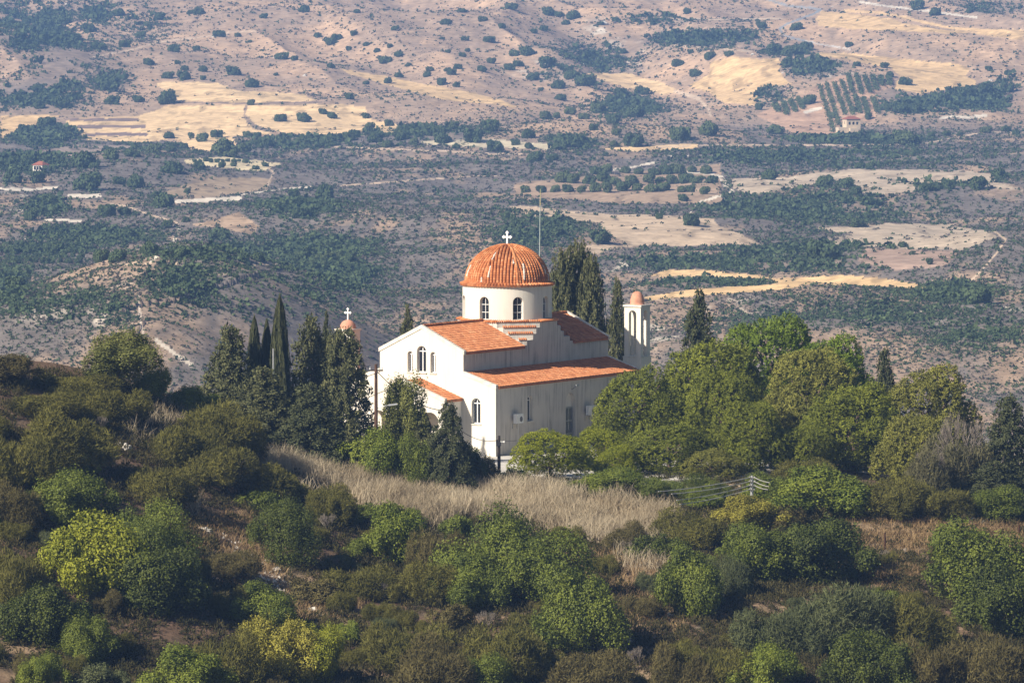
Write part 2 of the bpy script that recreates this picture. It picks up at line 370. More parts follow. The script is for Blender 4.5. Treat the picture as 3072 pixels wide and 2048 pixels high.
# woodland: centre, half sizes, strength; drives where the scrub grows thick
WOODS = [('A',(180,120),330,130,.9),('A',(650,90),150,80,.9),('A',(250,260),300,100,1),('A',(250,600),330,130,1.0),('A',(700,520),170,70,.8),('A',(300,880),250,70,1.1),('A',(200,1050),300,70,1),('A',(1950,920),420,40,1.2),('A',(700,960),300,30,.7),
 ('B',(600,860),420,40,1.1),('B',(1500,920),170,45,1.1),('B',(1650,420),330,150,.75),('B',(1850,680),260,90,.9),('B',(2050,130),300,40,.7),('C',(300,250),420,70,.95),('C',(820,320),180,50,1.2),('C',(980,430),200,60,1.2),('C',(700,600),160,70,.9),
 ('C',(1900,650),480,90,1.2),('C',(2250,580),150,80,1.2),('C',(1250,900),500,28,1.1),('C',(1750,1190),550,50,.9),('C',(900,1010),900,60,.65),('E',(1400,250),500,80,.8),('E',(1500,470),500,60,.8),('E',(950,600),280,20,1),('E',(1300,520),500,35,.9),
 ('E',(150,350),200,90,1.0),('E',(900,500),420,40,.8),('D',(300,260),130,60,1.1),('D',(600,440),420,70,.9),('D',(300,540),330,50,.8),('D',(1400,560),500,70,.9),('D',(1300,740),400,160,.85),('D',(1900,280),330,70,.9),('D',(80,780),110,150,1.1),('D',(2000,560),420,130,.9),
 ('D',(1700,850),500,180,.6),('D',(2200,700),250,130,.9),('D',(1250,760),330,190,.9),('D',(700,930),260,140,.6),('D',(250,900),250,120,.6),('A',(330,330),330,330,.6),('A',(900,150),200,110,.5),('E',(2050,640),200,50,1),('E',(1650,750),600,90,.5),('E',(2150,830),250,90,.55),('D',(500,900),500,160,.45),('A',(200,400),420,80,.75),('C',(2150,60),250,40,.6)]

def inside(u, v, P):
    r = np.zeros(u.shape, bool); n = len(P)
    for i in range(n):
        x0, y0 = P[i]; x1, y1 = P[(i+1) % n]
        if y0 == y1: continue
        c = ((y0 > v) != (y1 > v)) & (u < (x1-x0)*(v-y0)/(y1-y0)+x0); r ^= c
    return r
def segdist(u, v, P):
    best = np.full(u.shape, 1e9)
    for (x0,y0),(x1,y1) in zip(P[:-1], P[1:]):
        dx, dy = x1-x0, y1-y0; t = np.clip(((u-x0)*dx+(v-y0)*dy)/(dx*dx+dy*dy+1e-9), 0, 1)
        best = np.minimum(best, np.hypot(u-x0-t*dx, (v-y0-t*dy)))
    return best
def woods(u, v):
    r = np.zeros(u.shape)
    for c, p, a, b, s in WOODS:
        (x, y), = poly(c, [p]); k = 1.4962 if c == 'E' else 2.138
        r = np.maximum(r, s*np.exp(-(((u-x)/(a/k))**2+((v-y)/(b/k))**2)**1.5))
    return r
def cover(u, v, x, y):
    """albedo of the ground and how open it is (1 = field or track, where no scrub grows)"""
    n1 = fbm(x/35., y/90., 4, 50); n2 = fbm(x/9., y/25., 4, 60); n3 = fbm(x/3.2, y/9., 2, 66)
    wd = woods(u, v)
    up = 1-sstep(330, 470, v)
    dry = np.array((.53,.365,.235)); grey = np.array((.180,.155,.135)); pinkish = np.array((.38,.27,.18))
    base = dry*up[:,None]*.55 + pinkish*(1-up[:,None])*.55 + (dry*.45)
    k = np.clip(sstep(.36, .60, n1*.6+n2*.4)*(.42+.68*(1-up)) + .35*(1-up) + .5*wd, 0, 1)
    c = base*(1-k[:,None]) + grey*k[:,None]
    c = c*(.78+.44*n3)[:,None]
    for cr, p, a, b in CHALKY:
        (px, py), = poly(cr, [p]); kk = 1.4962 if cr == 'E' else 2.138
        g = np.exp(-(((u-px)/(a/kk))**2+((v-py)/(b/kk))**2)); g = g*sstep(.52, .66, n2*.5+n3*.5)*.9
        c = c*(1-g[:,None]) + np.array(CHALK)*g[:,None]
    op = np.zeros(u.shape)
    wob_u = (n2-.5)*20+(n1-.5)*24; wob_v = (n3-.5)*5+(n2-.5)*5
    band = fbm(x/70., y/5.5, 3, 81); weed = fbm(x/5., y/12., 3, 88)
    for cr, col, P in FIELDS:
        P = poly(cr, P); xs = [p[0] for p in P]; ys = [p[1] for p in P]
        m = np.where((u > min(xs)-20) & (u < max(xs)+20) & (v > min(ys)-20) & (v < max(ys)+20))[0]
        ins = inside(u[m]+wob_u[m], v[m]+wob_v[m], P); mi = m[ins]
        c[mi] = np.array(col)*(.80+.16*n2[mi]+.08*n3[mi]+.22*(band[mi]-.3))[:,None]*(1-.35*sstep(.60,.72,weed[mi]))[:,None]*(1+.07*np.sin((y[mi]+x[mi]*.12+n1[mi]*60)*6.283/38.))[:,None]; op[mi] = 1-.25*sstep(.58,.66,weed[mi])
    for cr, col, wd_, P in TRACKS:
        P = poly(cr, P); xs = [p[0] for p in P]; ys = [p[1] for p in P]
        m = np.where((u > min(xs)-20) & (u < max(xs)+20) & (v > min(ys)-20) & (v < max(ys)+20))[0]
        d = segdist(u[m]+wob_u[m]*.2, v[m]+wob_v[m]*.5, P); mi = m[d < wd_*.5+(n3[m]-.5)*2.2]
        c[mi] = np.array(col)*(.9+.2*n3[mi])[:,None]; op[mi] = 1
    return c, op, wd

def grid_faces(nr, nc):
    i = np.arange(nr*nc).reshape(nr, nc)
    return np.stack([i[:-1,:-1], i[:-1,1:], i[1:,1:], i[1:,:-1]], -1).reshape(-1, 4)
def ground_mat(name, scale, amt, bump, dist):
    m = bpy.data.materials.new(name); m.use_nodes = True; n = m.node_tree; b = n.nodes["Principled BSDF"]
    b.inputs["Roughness"].default_value = 1; b.inputs["Specular IOR Level"].default_value = 0.05
    a = n.nodes.new("ShaderNodeAttribute"); a.attribute_name = "cover"
    g = n.nodes.new("ShaderNodeNewGeometry"); nz = n.nodes.new("ShaderNodeTexNoise"); nz.inputs["Scale"].default_value = scale; nz.inputs["Detail"].default_value = 8; nz.inputs["Roughness"].default_value = .65
    n.links.new(g.outputs["Position"], nz.inputs["Vector"])
    r = n.nodes.new("ShaderNodeMapRange"); r.inputs[1].default_value = .3; r.inputs[2].default_value = .7; r.inputs[3].default_value = 1-amt; r.inputs[4].default_value = 1+amt
    n.links.new(nz.outputs["Fac"], r.inputs[0])
    mx = n.nodes.new("ShaderNodeVectorMath"); mx.operation = 'SCALE'
    n.links.new(a.outputs["Color"], mx.inputs[0]); n.links.new(r.outputs[0], mx.inputs[3]); n.links.new(mx.outputs[0], b.inputs["Base Color"])
    bp = n.nodes.new("ShaderNodeBump"); bp.inputs["Strength"].default_value = bump; bp.inputs["Distance"].default_value = dist
    n.links.new(nz.outputs["Fac"], bp.inputs["Height"]); n.links.new(bp.outputs[0], b.inputs["Normal"])
    MATS[name] = m; return m

# far valley: a fan of rows and columns, finest where the photo looks
def build_far():
    tans = np.concatenate([np.linspace(-.6,-.24,20)[:-1], np.linspace(-.24,-.0945,170)[:-1], np.linspace(-.0945,.0945,920), np.linspace(.0945,.24,170)[1:], np.linspace(.24,.6,20)[1:]])
    ys = np.concatenate([np.arange(560,900,10), np.arange(900,1300,1.7), np.arange(1300,1800,2.6), np.arange(1800,2600,4), np.arange(2600,3500,3.6), np.linspace(3500,3950,30)])
    Y, T = np.meshgrid(ys, tans, indexing='ij'); X = T*Y
    x = X.ravel(); y = Y.ravel(); z = H(x, y)
    u, v = project(x, y, z)
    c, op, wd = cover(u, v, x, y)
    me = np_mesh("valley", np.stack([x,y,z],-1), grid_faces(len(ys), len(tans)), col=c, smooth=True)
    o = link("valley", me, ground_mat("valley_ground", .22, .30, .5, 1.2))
    tag(o, kind='structure')
    return x, y, z, u, v, op, wd, (len(ys), len(tans))
FAR = build_far()

# near hillside under the church and the shrubs
def build_near():
    xs = np.concatenate([np.linspace(-336,-70,26)[:-1], np.arange(-70,70,.5), np.linspace(70,336,26)])
    ys = np.concatenate([np.arange(-60,320,8), np.arange(320,470,.5), np.linspace(470,560,20)])
    Y, X = np.meshgrid(ys, xs, indexing='ij'); x = X.ravel(); y = Y.ravel(); z = H(x, y)
    n1 = fbm(x/7, y/7, 4, 90); n2 = fbm(x/2., y/2., 3, 95); n3 = fbm(x/.8, y/.8, 2, 97)
    soil = np.array((.15,.10,.068)); straw = np.array((.29,.21,.135)); rock = np.array((.50,.45,.39)); dark = np.array((.085,.07,.045))
    k = sstep(.35,.65,n1)[:,None]; c = soil*(1-k)+straw*k
    k = (sstep(.45,.7,n2)*.7)[:,None]; c = c*(1-k)+dark*k
    k = (sstep(.70,.80,n2*.5+n3*.5)*.8)[:,None]; c = c*(1-k)+rock*k
    # straw under the grass terrace, pale trodden earth round the church
    g = np.exp(-(((x-3)/24.)**4+((y-404)/10.)**4))[:,None]; c = c*(1-g)+np.array((.42,.33,.22))*g
    c = c*(.8+.4*n3)[:,None]
    me = np_mesh("hillside", np.stack([x,y,z],-1), grid_faces(len(ys), len(xs)), col=c, smooth=True)
    tag(link("hillside", me, ground_mat("hillside_ground", 2.2, .35, .7, .25)), kind='structure')
build_near()
#==PART2==
# ------------------------------------------------------------------ foliage
def unit(v): return v/np.maximum(np.linalg.norm(v, axis=-1, keepdims=True), 1e-9)
def leaves(P, D, L, W, tint, rng, N=None, zc=1.0):
    """one diamond leaf per point: P base, D direction, L length, W width"""
    n = len(P); L = np.broadcast_to(np.asarray(L, float), (n,))[:,None]; W = np.broadcast_to(np.asarray(W, float), (n,))[:,None]
    if N is None: side = unit(np.cross(D, rng.normal(size=(n,3))))
    else:
        ln = np.linalg.norm(D, axis=-1, keepdims=True); D = unit(D-N*(D*N).sum(-1, keepdims=True)*.75)*ln; side = unit(np.cross(D, N))
    nrm = np.cross(D, side)
    m = P + D*L*.5 + nrm*L*.1
    V = np.stack([P, m-side*W*.5, P+D*L, m+side*W*.5], 1)
    if zc != 1.0: V[:,:,2] = P[:,None,2]+(V[:,:,2]-P[:,None,2])*zc
    V = V.reshape(-1, 3)
    return V, np.arange(n*4).reshape(n, 4), np.repeat(tint, 4)
def blob_points(lobes, n, rng, inner=.55):
    """points in the outer shells of overlapping ellipsoids (cx,cy,cz,rx,ry,rz)"""
    Lb = np.array(lobes); area = (Lb[:,3]*Lb[:,4]+Lb[:,3]*Lb[:,5]+Lb[:,4]*Lb[:,5])
    k = rng.choice(len(Lb), size=n*3, p=area/area.sum())
    d = unit(rng.normal(size=(n*3,3))); rr = 1-(1-inner)*rng.random(n*3)**2.0
    P = Lb[k,:3] + d*Lb[k,3:]*rr[:,None]
    O = unit(d/Lb[k,3:])
    ok = P[:,2] > .02
    for j in range(len(Lb)):
        q = (((P-Lb[j,:3])/Lb[j,3:])**2).sum(-1)
        ok &= (q > .5) | (k == j)
    P = P[ok][:n]; return P, O[ok][:n], k[ok][:n]
def make_leafy(seed, n=13000, L=.055, W=.04, nl=14, flat=1.0, clump=9, zc=.85):
    rng = np.random.default_rng(seed)
    ox, oy = rng.normal(size=2)*.10
    lobes = [(ox,oy,.36,.60,.52,.44)]
    for i in range(nl):
        a = rng.random()*6.283; e = rng.random()**.8; r = .15+.24*rng.random()**1.3; k = .58+.34*rng.random()
        lobes.append((math.cos(a)*k*math.cos(e*1.2)+ox, math.sin(a)*k*math.cos(e*1.2)+oy, .18+.58*math.sin(e*1.4)*flat*(.75+.35*rng.random()), r, r*(.8+.4*rng.random()), r*(.65+.35*rng.random())))
    C, O, k = blob_points(lobes, n//clump, rng, .45)
    lt = rng.random(len(lobes))
    ct = np.clip(.45*lt[k]+.35*rng.random(len(C))+.1, 0, 1)
    P = np.repeat(C, clump, 0)+rng.normal(size=(len(C)*clump,3))*.033+np.repeat(O*np.maximum(0,rng.normal(size=(len(C),1))-1.2)*.09, clump, 0); Or = np.repeat(O, clump, 0)
    D = unit(Or*.4+rng.normal(size=P.shape)*.8+np.array((0,0,.15))); NN = unit(Or+rng.normal(size=P.shape)*.42+np.array((0,0,.25)))
    t = np.clip(np.repeat(ct, clump)+rng.normal(size=len(P))*.14, 0, 1)
    s = .65+.7*rng.random(len(P))
    V, Q, T = leaves(P, D, L*s, W*s, t, rng, NN, zc)
    V[:,2] = np.maximum(V[:,2], -.05)
    return np_mesh("leafy", V, Q, T)
def make_broom(seed, n=17000, nl=12, L=.115, W=.0145):
    """upright wiry stems fanning out of several clumps"""
    rng = np.random.default_rng(seed)
    lobes = [(0,0,.26,.66,.60,.42)]
    for i in range(nl):
        a = rng.random()*6.283; r = .18+.24*rng.random(); k = .3+.5*rng.random()
        lobes.append((math.cos(a)*k, math.sin(a)*k, .16+.48*rng.random()*(1.1-k*.6), r, r*(.8+.4*rng.random()), r*(.8+.4*rng.random())))
    C, O, k = blob_points(lobes, n//7, rng, .45); lt = rng.random(len(lobes))
    P = np.repeat(C, 7, 0)+rng.normal(size=(len(C)*7,3))*.03; Or = np.repeat(O, 7, 0)
    D = unit(Or*.65+rng.normal(size=P.shape)*.5+np.array((0,0,.6)))*np.array((1,1,.8))
    t = np.clip(.5*np.repeat(lt[k],7)+.3*np.repeat(rng.random(len(C)),7)+.3*rng.random(len(P))-.05, 0, 1)
    s = .5+.8*rng.random(len(P))
    V, Q, T = leaves(P-D*.06, D, L*s, W*(.7+.6*rng.random(len(P))), t, rng, unit(Or+rng.normal(size=P.shape)*.55))
    V[:,2] = np.maximum(V[:,2], -.05)
    return np_mesh("broom", V, Q, T)
def make_pine(seed, n=5600, nl=30, low=.06):
    """rounded Aleppo pine crown: lobes covered with upright needle tufts"""
    rng = np.random.default_rng(seed)
    lobes = [(0,0,.46,.70,.70,.44)]
    for i in range(nl):
        a = i*2.4+rng.random()*.9; q = rng.random(); r = .19+.14*rng.random()
        rad = .74*math.sqrt(1-q*q*.85)
        lobes.append((math.cos(a)*rad, math.sin(a)*rad, low+.10+.60*q, r, r, r*.72))
    C, O, k = blob_points(lobes, n, rng, .74); lt = rng.random(len(lobes))
    m = 8
    up = unit(O*.9+np.array((0,0,.45)))
    P = np.repeat(C, m, 0); U = np.repeat(up, m, 0)
    D = unit(U+rng.normal(size=P.shape)*.55)
    tip = np.clip(.18+.22*np.repeat(lt[k],m)+.30*np.repeat(rng.random(len(C))**1.5,m)+.22*rng.random(len(P)), 0, 1)
    V, Q, T = leaves(P+U*rng.random(len(P))[:,None]*.03, D, .050*(.7+.6*rng.random(len(P))), .022, tip, rng, unit(np.repeat(O, m, 0)+rng.normal(size=P.shape)*.38), .5)
    return np_mesh("pine_crown", V, Q, T)
def make_conifer(seed, n=22000, taper=.66, wide=1.35, droop=.15, ragged=.38, bot=.03):
    """loose cone of sprays"""
    rng = np.random.default_rng(seed)
    nb = 150; hb = bot+(1-bot)*(np.arange(nb)/nb)**1.05; ab = np.arange(nb)*2.39996+rng.random(nb)*.6
    R = ((1-hb)**taper*.97+.025)*(1-ragged*rng.random(nb))*wide*np.minimum(1, .55+hb*4)
    k = rng.integers(0, nb, n//8); w_ = R[k]**1.2; k = rng.choice(nb, n//8, p=(R**1.3)/(R**1.3).sum())
    f = 1-.75*rng.random(len(k))**1.6
    C = np.stack([np.cos(ab[k])*R[k]*f, np.sin(ab[k])*R[k]*f, hb[k]+.02+(.10*f-droop*f*f)*R[k]*.8], -1)
    C += rng.normal(size=C.shape)*np.array((.055,.055,.016))*(.35+R[k][:,None])
    O = np.stack([np.cos(ab[k]), np.sin(ab[k]), .7*np.ones(len(k))], -1)
    P = np.repeat(C, 8, 0)+rng.normal(size=(len(C)*8,3))*np.array((.03,.03,.010)); D = unit(np.repeat(O, 8, 0)+rng.normal(size=P.shape)*.6)
    bt = rng.random(nb)
    t = np.clip(.1+.25*np.repeat(bt[k],8)+.25*np.repeat(rng.random(len(C)),8)+.35*rng.random(len(P)), 0, 1)
    s = .6+.7*rng.random(len(P))
    Oh = O.copy(); Oh[:,2] = .45
    V, Q, T = leaves(P, D, .080*s, .046*s, t, rng, unit(np.repeat(Oh, 8, 0)+rng.normal(size=P.shape)*.5), .33); V[:,2] = np.maximum(V[:,2], 0)
    return np_mesh("conifer_crown", V, Q, T)
def make_cypress(seed, n=12000):
    """narrow column of upright sprays"""
    rng = np.random.default_rng(seed); ph = rng.random(8)*6.283
    h = rng.random(n)**.9; a = rng.random(n)*6.283
    prof = np.interp(h, [0,.08,.3,.6,.85,.95,1], [1.0,1.25,1.35,1.2,.78,.42,.06])
    rough = 1-.22*np.abs(np.sin(a*4+ph[0]+h*5))-.18*rng.random(n)
    r = prof*rough*(1-.35*rng.random(n)**2)
    P = np.stack([np.cos(a)*r, np.sin(a)*r, h*.965], -1)
    D = unit(np.stack([np.cos(a)*.25, np.sin(a)*.25, np.ones(n)*.9], -1)+rng.normal(size=(n,3))*.22)*np.array((1.2,1.2,.55))
    t = np.clip(.5*np.abs(np.sin(a*4+ph[0]+h*5))**.5*0+.45*rng.random(n)+.25*fbm(a*3, h*14, 2, seed), 0, 1)
    V, Q, T = leaves(P, D, .075, .11*(.7+.6*rng.random(n)), t, rng, unit(np.stack([np.cos(a), np.sin(a), .3*np.ones(n)], -1)+rng.normal(size=(n,3))*.5))
    return np_mesh("cypress_crown", V, Q, T)
def make_far(seed, n=900):
    rng = np.random.default_rng(seed)
    lobes = [(0,0,.45,.7,.7,.5)]+[(math.cos(a)*.6, math.sin(a)*.6, .25+.45*rng.random(), .28+.16*rng.random(), .36, .30) for a in rng.random(7)*6.283]
    C, O, k = blob_points(lobes, n, rng, .6)
    D = unit(O*.4+rng.normal(size=C.shape)); t = np.clip(.3+.25*rng.random(8)[k]+.35*rng.random(len(C)), 0, 1)
    V, Q, T = leaves(C-D*.06, D, .20, .18, t, rng, unit(O+rng.normal(size=C.shape)*.4)); V[:,2] = np.maximum(V[:,2], -.03)
    return np_mesh("far_crown", V, Q, T)
def make_trunk(seed, h=.55, r=.05, limbs=6, spread=.45, lean=.08, kind='fork'):
    rng = random.Random(seed); m = MB(); x = rng.uniform(-lean, lean); y = rng.uniform(-lean, lean)
    p = [(0,0,-.08), (x*.4,y*.4,h*.35), (x,y,h*.7), (x*1.3,y*1.3,h)]
    m.tube(p, [r*1.25, r, r*.8, r*.45], 8, .4)
    for i in range(limbs):
        a = i*6.283/limbs+rng.uniform(-.4,.4); z0 = h*rng.uniform(.4,.9); s = spread*rng.uniform(.7,1.2)
        m.tube([(x*z0/h,y*z0/h,z0), (math.cos(a)*s*.5, math.sin(a)*s*.5, z0+.14), (math.cos(a)*s, math.sin(a)*s, z0+.30)], [r*.45, r*.3, r*.1], 6, .5)
    me = m.build("trunk_proto", bark).data; return me
def make_pole_trunk(seed, h=.96, r=.03):
    m = MB(); m.tube([(0,0,-.05),(0.004,0,.4),(0,.004,h)], [r*1.4, r, r*.15], 8); rng = random.Random(seed)
    for i in range(14):
        a = i*2.4; z0 = .12+.055*i; s = .55*(1-z0)
        m.tube([(0,0,z0),(math.cos(a)*s,math.sin(a)*s,z0+.05)], [r*.4,r*.1], 5)
    return m.build("trunk_proto", bark).data
def make_bare(seed):
    """leafless branches forking upward"""
    rng = random.Random(seed); m = MB()
    def br(p, d, l, r, n):
        q = p+d*l; m.tube([p, (p+q)/2+Vector((rng.uniform(-1,1),rng.uniform(-1,1),0))*l*.06, q], [r, r*.8, r*.6], 5, rng.random(), False)
        if n:
            for i in range(3 if n > 1 else 4):
                e = (d+Vector((rng.uniform(-.75,.75), rng.uniform(-.75,.75), rng.uniform(-.1,.5)))).normalized(); br(q, e, l*rng.uniform(.6,.85), r*.62, n-1)
    for i in range(5):
        a = i*1.3; br(Vector((0,0,-.02)), Vector((math.cos(a)*.55, math.sin(a)*.55, 1)).normalized(), .30, .022, 4)
    me = m.build("bare_proto", grey_bark).data
    z = max(v.co.z for v in me.vertices); 
    for v in me.vertices: v.co /= z
    return me
def drop_protos():
    for o in list(COL.objects):
        if o.name.split('.')[0] in ("trunk_proto", "bare_proto"): bpy.data.objects.remove(o)

PROTO = {
 'leafy':  [make_leafy(s, n, L, W) for s, n, L, W in [(1,27000,.040,.031),(2,27000,.038,.027),(3,25000,.043,.033),(4,27000,.038,.030),(5,25000,.042,.027)]],
 'tall':   [make_leafy(s, 24000, .055, .04, 16, 1.0, 9, .45) for s in (16,17)],
 'small':  [make_leafy(s, 11000, .062, .045, 10) for s in (11,12,13)],
 'fine':   [make_leafy(s, 30000, .034, .02, 18, 1.0, 10) for s in (21,22,23)],
 'broom':  [make_broom(s) for s in (31,32,33,34)],
 'pine':   [make_pine(s) for s in (41,42,43,44,45)],
 'conifer':[make_conifer(51), make_conifer(52,22000,.55,1.35,.2,.48), make_conifer(53,22000,.75,1.35,.1,.45)],
 'bushy':  [make_conifer(54,26000,.34,1.2,.05,.34), make_conifer(55,26000,.42,1.2,.0,.30)],
 'cypress':[make_cypress(61), make_cypress(62)],
 'far':    [make_far(s) for s in (71,72,73,74,75,76)],
}
TRUNK = {'tree': [make_trunk(1), make_trunk(2, .5, .06, 7)], 'pine': [make_trunk(3, .62, .045, 8, .5), make_trunk(4, .6, .05, 7, .55)], 'pole': [make_pole_trunk(5), make_pole_trunk(6)]}
BARE = [make_bare(8), make_bare(9)]
drop_protos()
# leaf colours: dark and light end of each plant's own leaves
G = {
 'bright':  tint_mat('leaf_bright', (.055,.085,.010), (.25,.285,.038), .16, .55),
 'yellow':  tint_mat('leaf_yellow_green', (.10,.125,.010), (.36,.37,.034), .2, .55),
 'gold':    tint_mat('leaf_yellow', (.15,.14,.02), (.44,.40,.07), .2, .6),
 'mid':     tint_mat('leaf_mid', (.042,.062,.011), (.20,.235,.034), .16, .55),
 'dark':    tint_mat('leaf_dark', (.024,.036,.008), (.125,.150,.024), .14, .55),
 'olive':   tint_mat('stem_olive', (.046,.048,.010), (.20,.185,.040), .1, .8),
 'oliveg':  tint_mat('stem_grey_olive', (.045,.058,.022), (.155,.170,.070), .15, .8),
 'brown':   tint_mat('stem_brown', (.050,.044,.014), (.180,.152,.056), .1, .9),
 'pine':    tint_mat('needle', (.038,.054,.010), (.32,.345,.038), .16, .6, mid=(.145,.165,.020)),
 'pineb':   tint_mat('needle_bright', (.045,.078,.010), (.29,.37,.036), .18, .6, mid=(.135,.19,.020)),
 'pineo':   tint_mat('needle_olive', (.06,.068,.014), (.38,.37,.075), .18, .6, mid=(.19,.19,.038)),
 'piney':   tint_mat('needle_yellow', (.09,.11,.010), (.44,.44,.035), .3, .6, mid=(.24,.27,.02)),
 'olivet':  tint_mat('olive_leaf', (.07,.08,.02), (.30,.31,.09), .3, .6),
 'cyp':     tint_mat('cypress_leaf', (.032,.040,.016), (.24,.235,.10), .18, .75, mid=(.10,.108,.046)),
 'cypd':    tint_mat('cypress_dark', (.020,.030,.013), (.125,.135,.058), .12, .75),
 'greyish': tint_mat('twig_grey', (.055,.055,.024), (.19,.175,.085), .15, .85),
 'far':     tint_mat('far_leaf', (.020,.040,.020), (.105,.145,.062), .12, .9),
 'farl':    tint_mat('far_leaf_light', (.05,.075,.03), (.13,.165,.07), .12, .9),
 'farb':    tint_mat('far_leaf_grey', (.065,.060,.052), (.19,.165,.14), .1, .9),
}
KIND_MESH_I = {}
def pick(kind, i=None):
    l = PROTO[kind]
    if i is None: i = KIND_MESH_I.get(kind, 0); KIND_MESH_I[kind] = i+1
    return l[i % len(l)]
def put(name, me, material, parent=None):
    o = bpy.data.objects.new(name, me); COL.objects.link(o)
    if not me.materials: me.materials.append(None)
    o.material_slots[0].link = 'OBJECT'; o.material_slots[0].material = material
    if parent: o.parent = parent
    return o
def put_trunk(me, parent, sc):
    o = bpy.data.objects.new("trunk", me); COL.objects.link(o); o.parent = parent; o.scale = sc; return o

def plant(kind, leaf, name, label, cat, u, vtop, vbot, wpx, d=None, group=None, tall=None, depth=None):
    """a plant whose picture spans vtop..vbot and wpx photo pixels; it stands on the hillside where its foot is seen, or d metres away"""
    if d is None: p = near_hit(u, vbot)
    else:
        q = at(u, vtop, d); p = Vector((q.x, d, H1(q.x, d)))
    r = wpx/2*p.y/F; r *= 1.10 if kind in ('conifer', 'cypress', 'pine', 'bushy') else 1.28
    top = at(u, vtop, p.y).z; h = max(top-p.z, r*.5) if tall is None else tall
    sc = (r, r*(depth or 1.0), h)
    rz = RNG.random()*6.283
    p = p - Vector((0,0,.05))
    treelike = kind in ('pine', 'conifer', 'cypress', 'tree', 'bare', 'bushy', 'parasol')
    if not treelike:
        o = put(name, pick(kind), G[leaf]); o.location = p; o.scale = sc; o.rotation_euler = (0,0,rz)
        return tag(o, label, cat, group)
    e = empty(name, p, rz, label, cat, group)
    if kind == 'pine':
        c = put('crown', pick('pine'), G[leaf], e); c.scale = sc
        put_trunk(TRUNK['pine'][int(u) % 2], e, (r*.9, r*.9, h*.95))
    elif kind == 'parasol':
        c = put('crown', pick('pine'), G[leaf], e); c.scale = (r, r, h*.90); c.location = (0,0,h*.12)
        put_trunk(TRUNK['pine'][1], e, (r, r, h*.8))
    elif kind == 'tree':
        c = put('crown', pick('tall'), G[leaf], e); c.scale = (r, r, h*.82); c.location = (0,0,h*.18)
        put_trunk(TRUNK['tree'][int(u) % 2], e, (r, r, h))
    elif kind == 'bare':
        c = put('branches', BARE[int(u) % 2], grey_bark, e); c.scale = (r*.8, r*.8, h)
        c = put('crown', pick('broom'), G[leaf], e); c.scale = (r*1.1, r*1.1, h*.93)
    else:
        c = put('crown', pick(kind), G[leaf], e); c.scale = sc
        put_trunk(TRUNK['pole'][int(u) % 2], e, (r if kind == 'conifer' else r*.8,)*2+(h,))
    return e
#==PART3==
# ------------------------------------------------------------------ the church
# local x runs from the west front to the east end, local y to the north (the photo's left); the lit face is x = 0
CH_O = Vector((-6.91, 433.4, 0)); CH_R = math.radians(59)
church = empty("church", CH_O, CH_R, "whitewashed church with terracotta roofs and a tiled dome carrying a white cross", "church")
CHM = church.matrix_basis.copy()
def cw(x, y, z):
    c, s = math.cos(CH_R), math.sin(CH_R); return Vector((CH_O.x+x*c-y*s, CH_O.y+x*s+y*c, z))
def curved_tiles(o, ud, vd, length, slope, tw=.235, ch=.34, seed=1, clip=None):
    """courses of curved clay tiles: o eave corner, ud along the eave, vd up the slope"""
    rng = random.Random(seed); m = MB(); o = Vector(o); ud = Vector(ud).normalized(); vd = Vector(vd).normalized(); nn = ud.cross(vd)
    if nn.z < 0: nn = -nn
    nc = max(1, round(length/tw)); nr = max(1, round(slope/ch)); tw = length/nc; ch = slope/nr
    prof = [(0,.0),(.18,.045),(.36,.06),(.55,.042),(.72,.0),(.86,-.012),(1,.0)]
    for j in range(nr):
        for i in range(nc):
            if clip and not clip(i*tw+tw/2, j*ch+ch/2): continue
            t = min(1, max(0, rng.gauss(.5,.24))); t = 0 if rng.random() < .03 else t
            jit = rng.uniform(-.006,.006); vs = []
            for a, hgt in prof: vs.append(o+ud*((i+a)*tw)+vd*(j*ch-.03)+nn*(hgt+.055+jit))
            for a, hgt in prof: vs.append(o+ud*((i+a)*tw)+vd*((j+1)*ch)+nn*(hgt+.012+jit))
            for a, hgt in prof: vs.append(o+ud*((i+a)*tw)+vd*(j*ch-.03)+nn*(hgt*.4-.0))
            k = len(prof)
            m.add(vs, [(q,q+1,k+q+1,k+q) for q in range(k-1)]+[(2*k+q,2*k+q+1,q+1,q) for q in range(k-1)], t)
    return m
def ridge_tiles(p, q, r=.13, l=.38, seed=3):
    p = Vector(p); q = Vector(q); n = max(1, int((q-p).length/l)); m = MB(); rng = random.Random(seed)
    for i in range(n):
        a = p.lerp(q, i/n); b = p.lerp(q, (i+1.12)/n); m.tube([a, b], [r, r*.86], 8, rng.random()*.7+.15)
    return m
def edge_tiles(m, p, q, out, r=.085, l=.34, seed=1):
    """a row of barrel tile ends poking out over an edge from p to q"""
    p = Vector(p); q = Vector(q); out = Vector(out); n = max(1, round((q-p).length/(r*2.3))); rng = random.Random(seed)
    for i in range(n):
        c = p.lerp(q, (i+.5)/n); m.tube([c-out*l*.75+Vector((0,0,.10)), c+out*l*.25], [r*.85, r], 7, min(1,max(0,rng.gauss(.55,.25))))

LEN = 22.0; NW = 3.75; AW = 6.63; EV = 7.9; RG = 9.72; AT = 6.31; AE = 5.37; BC = 12.7
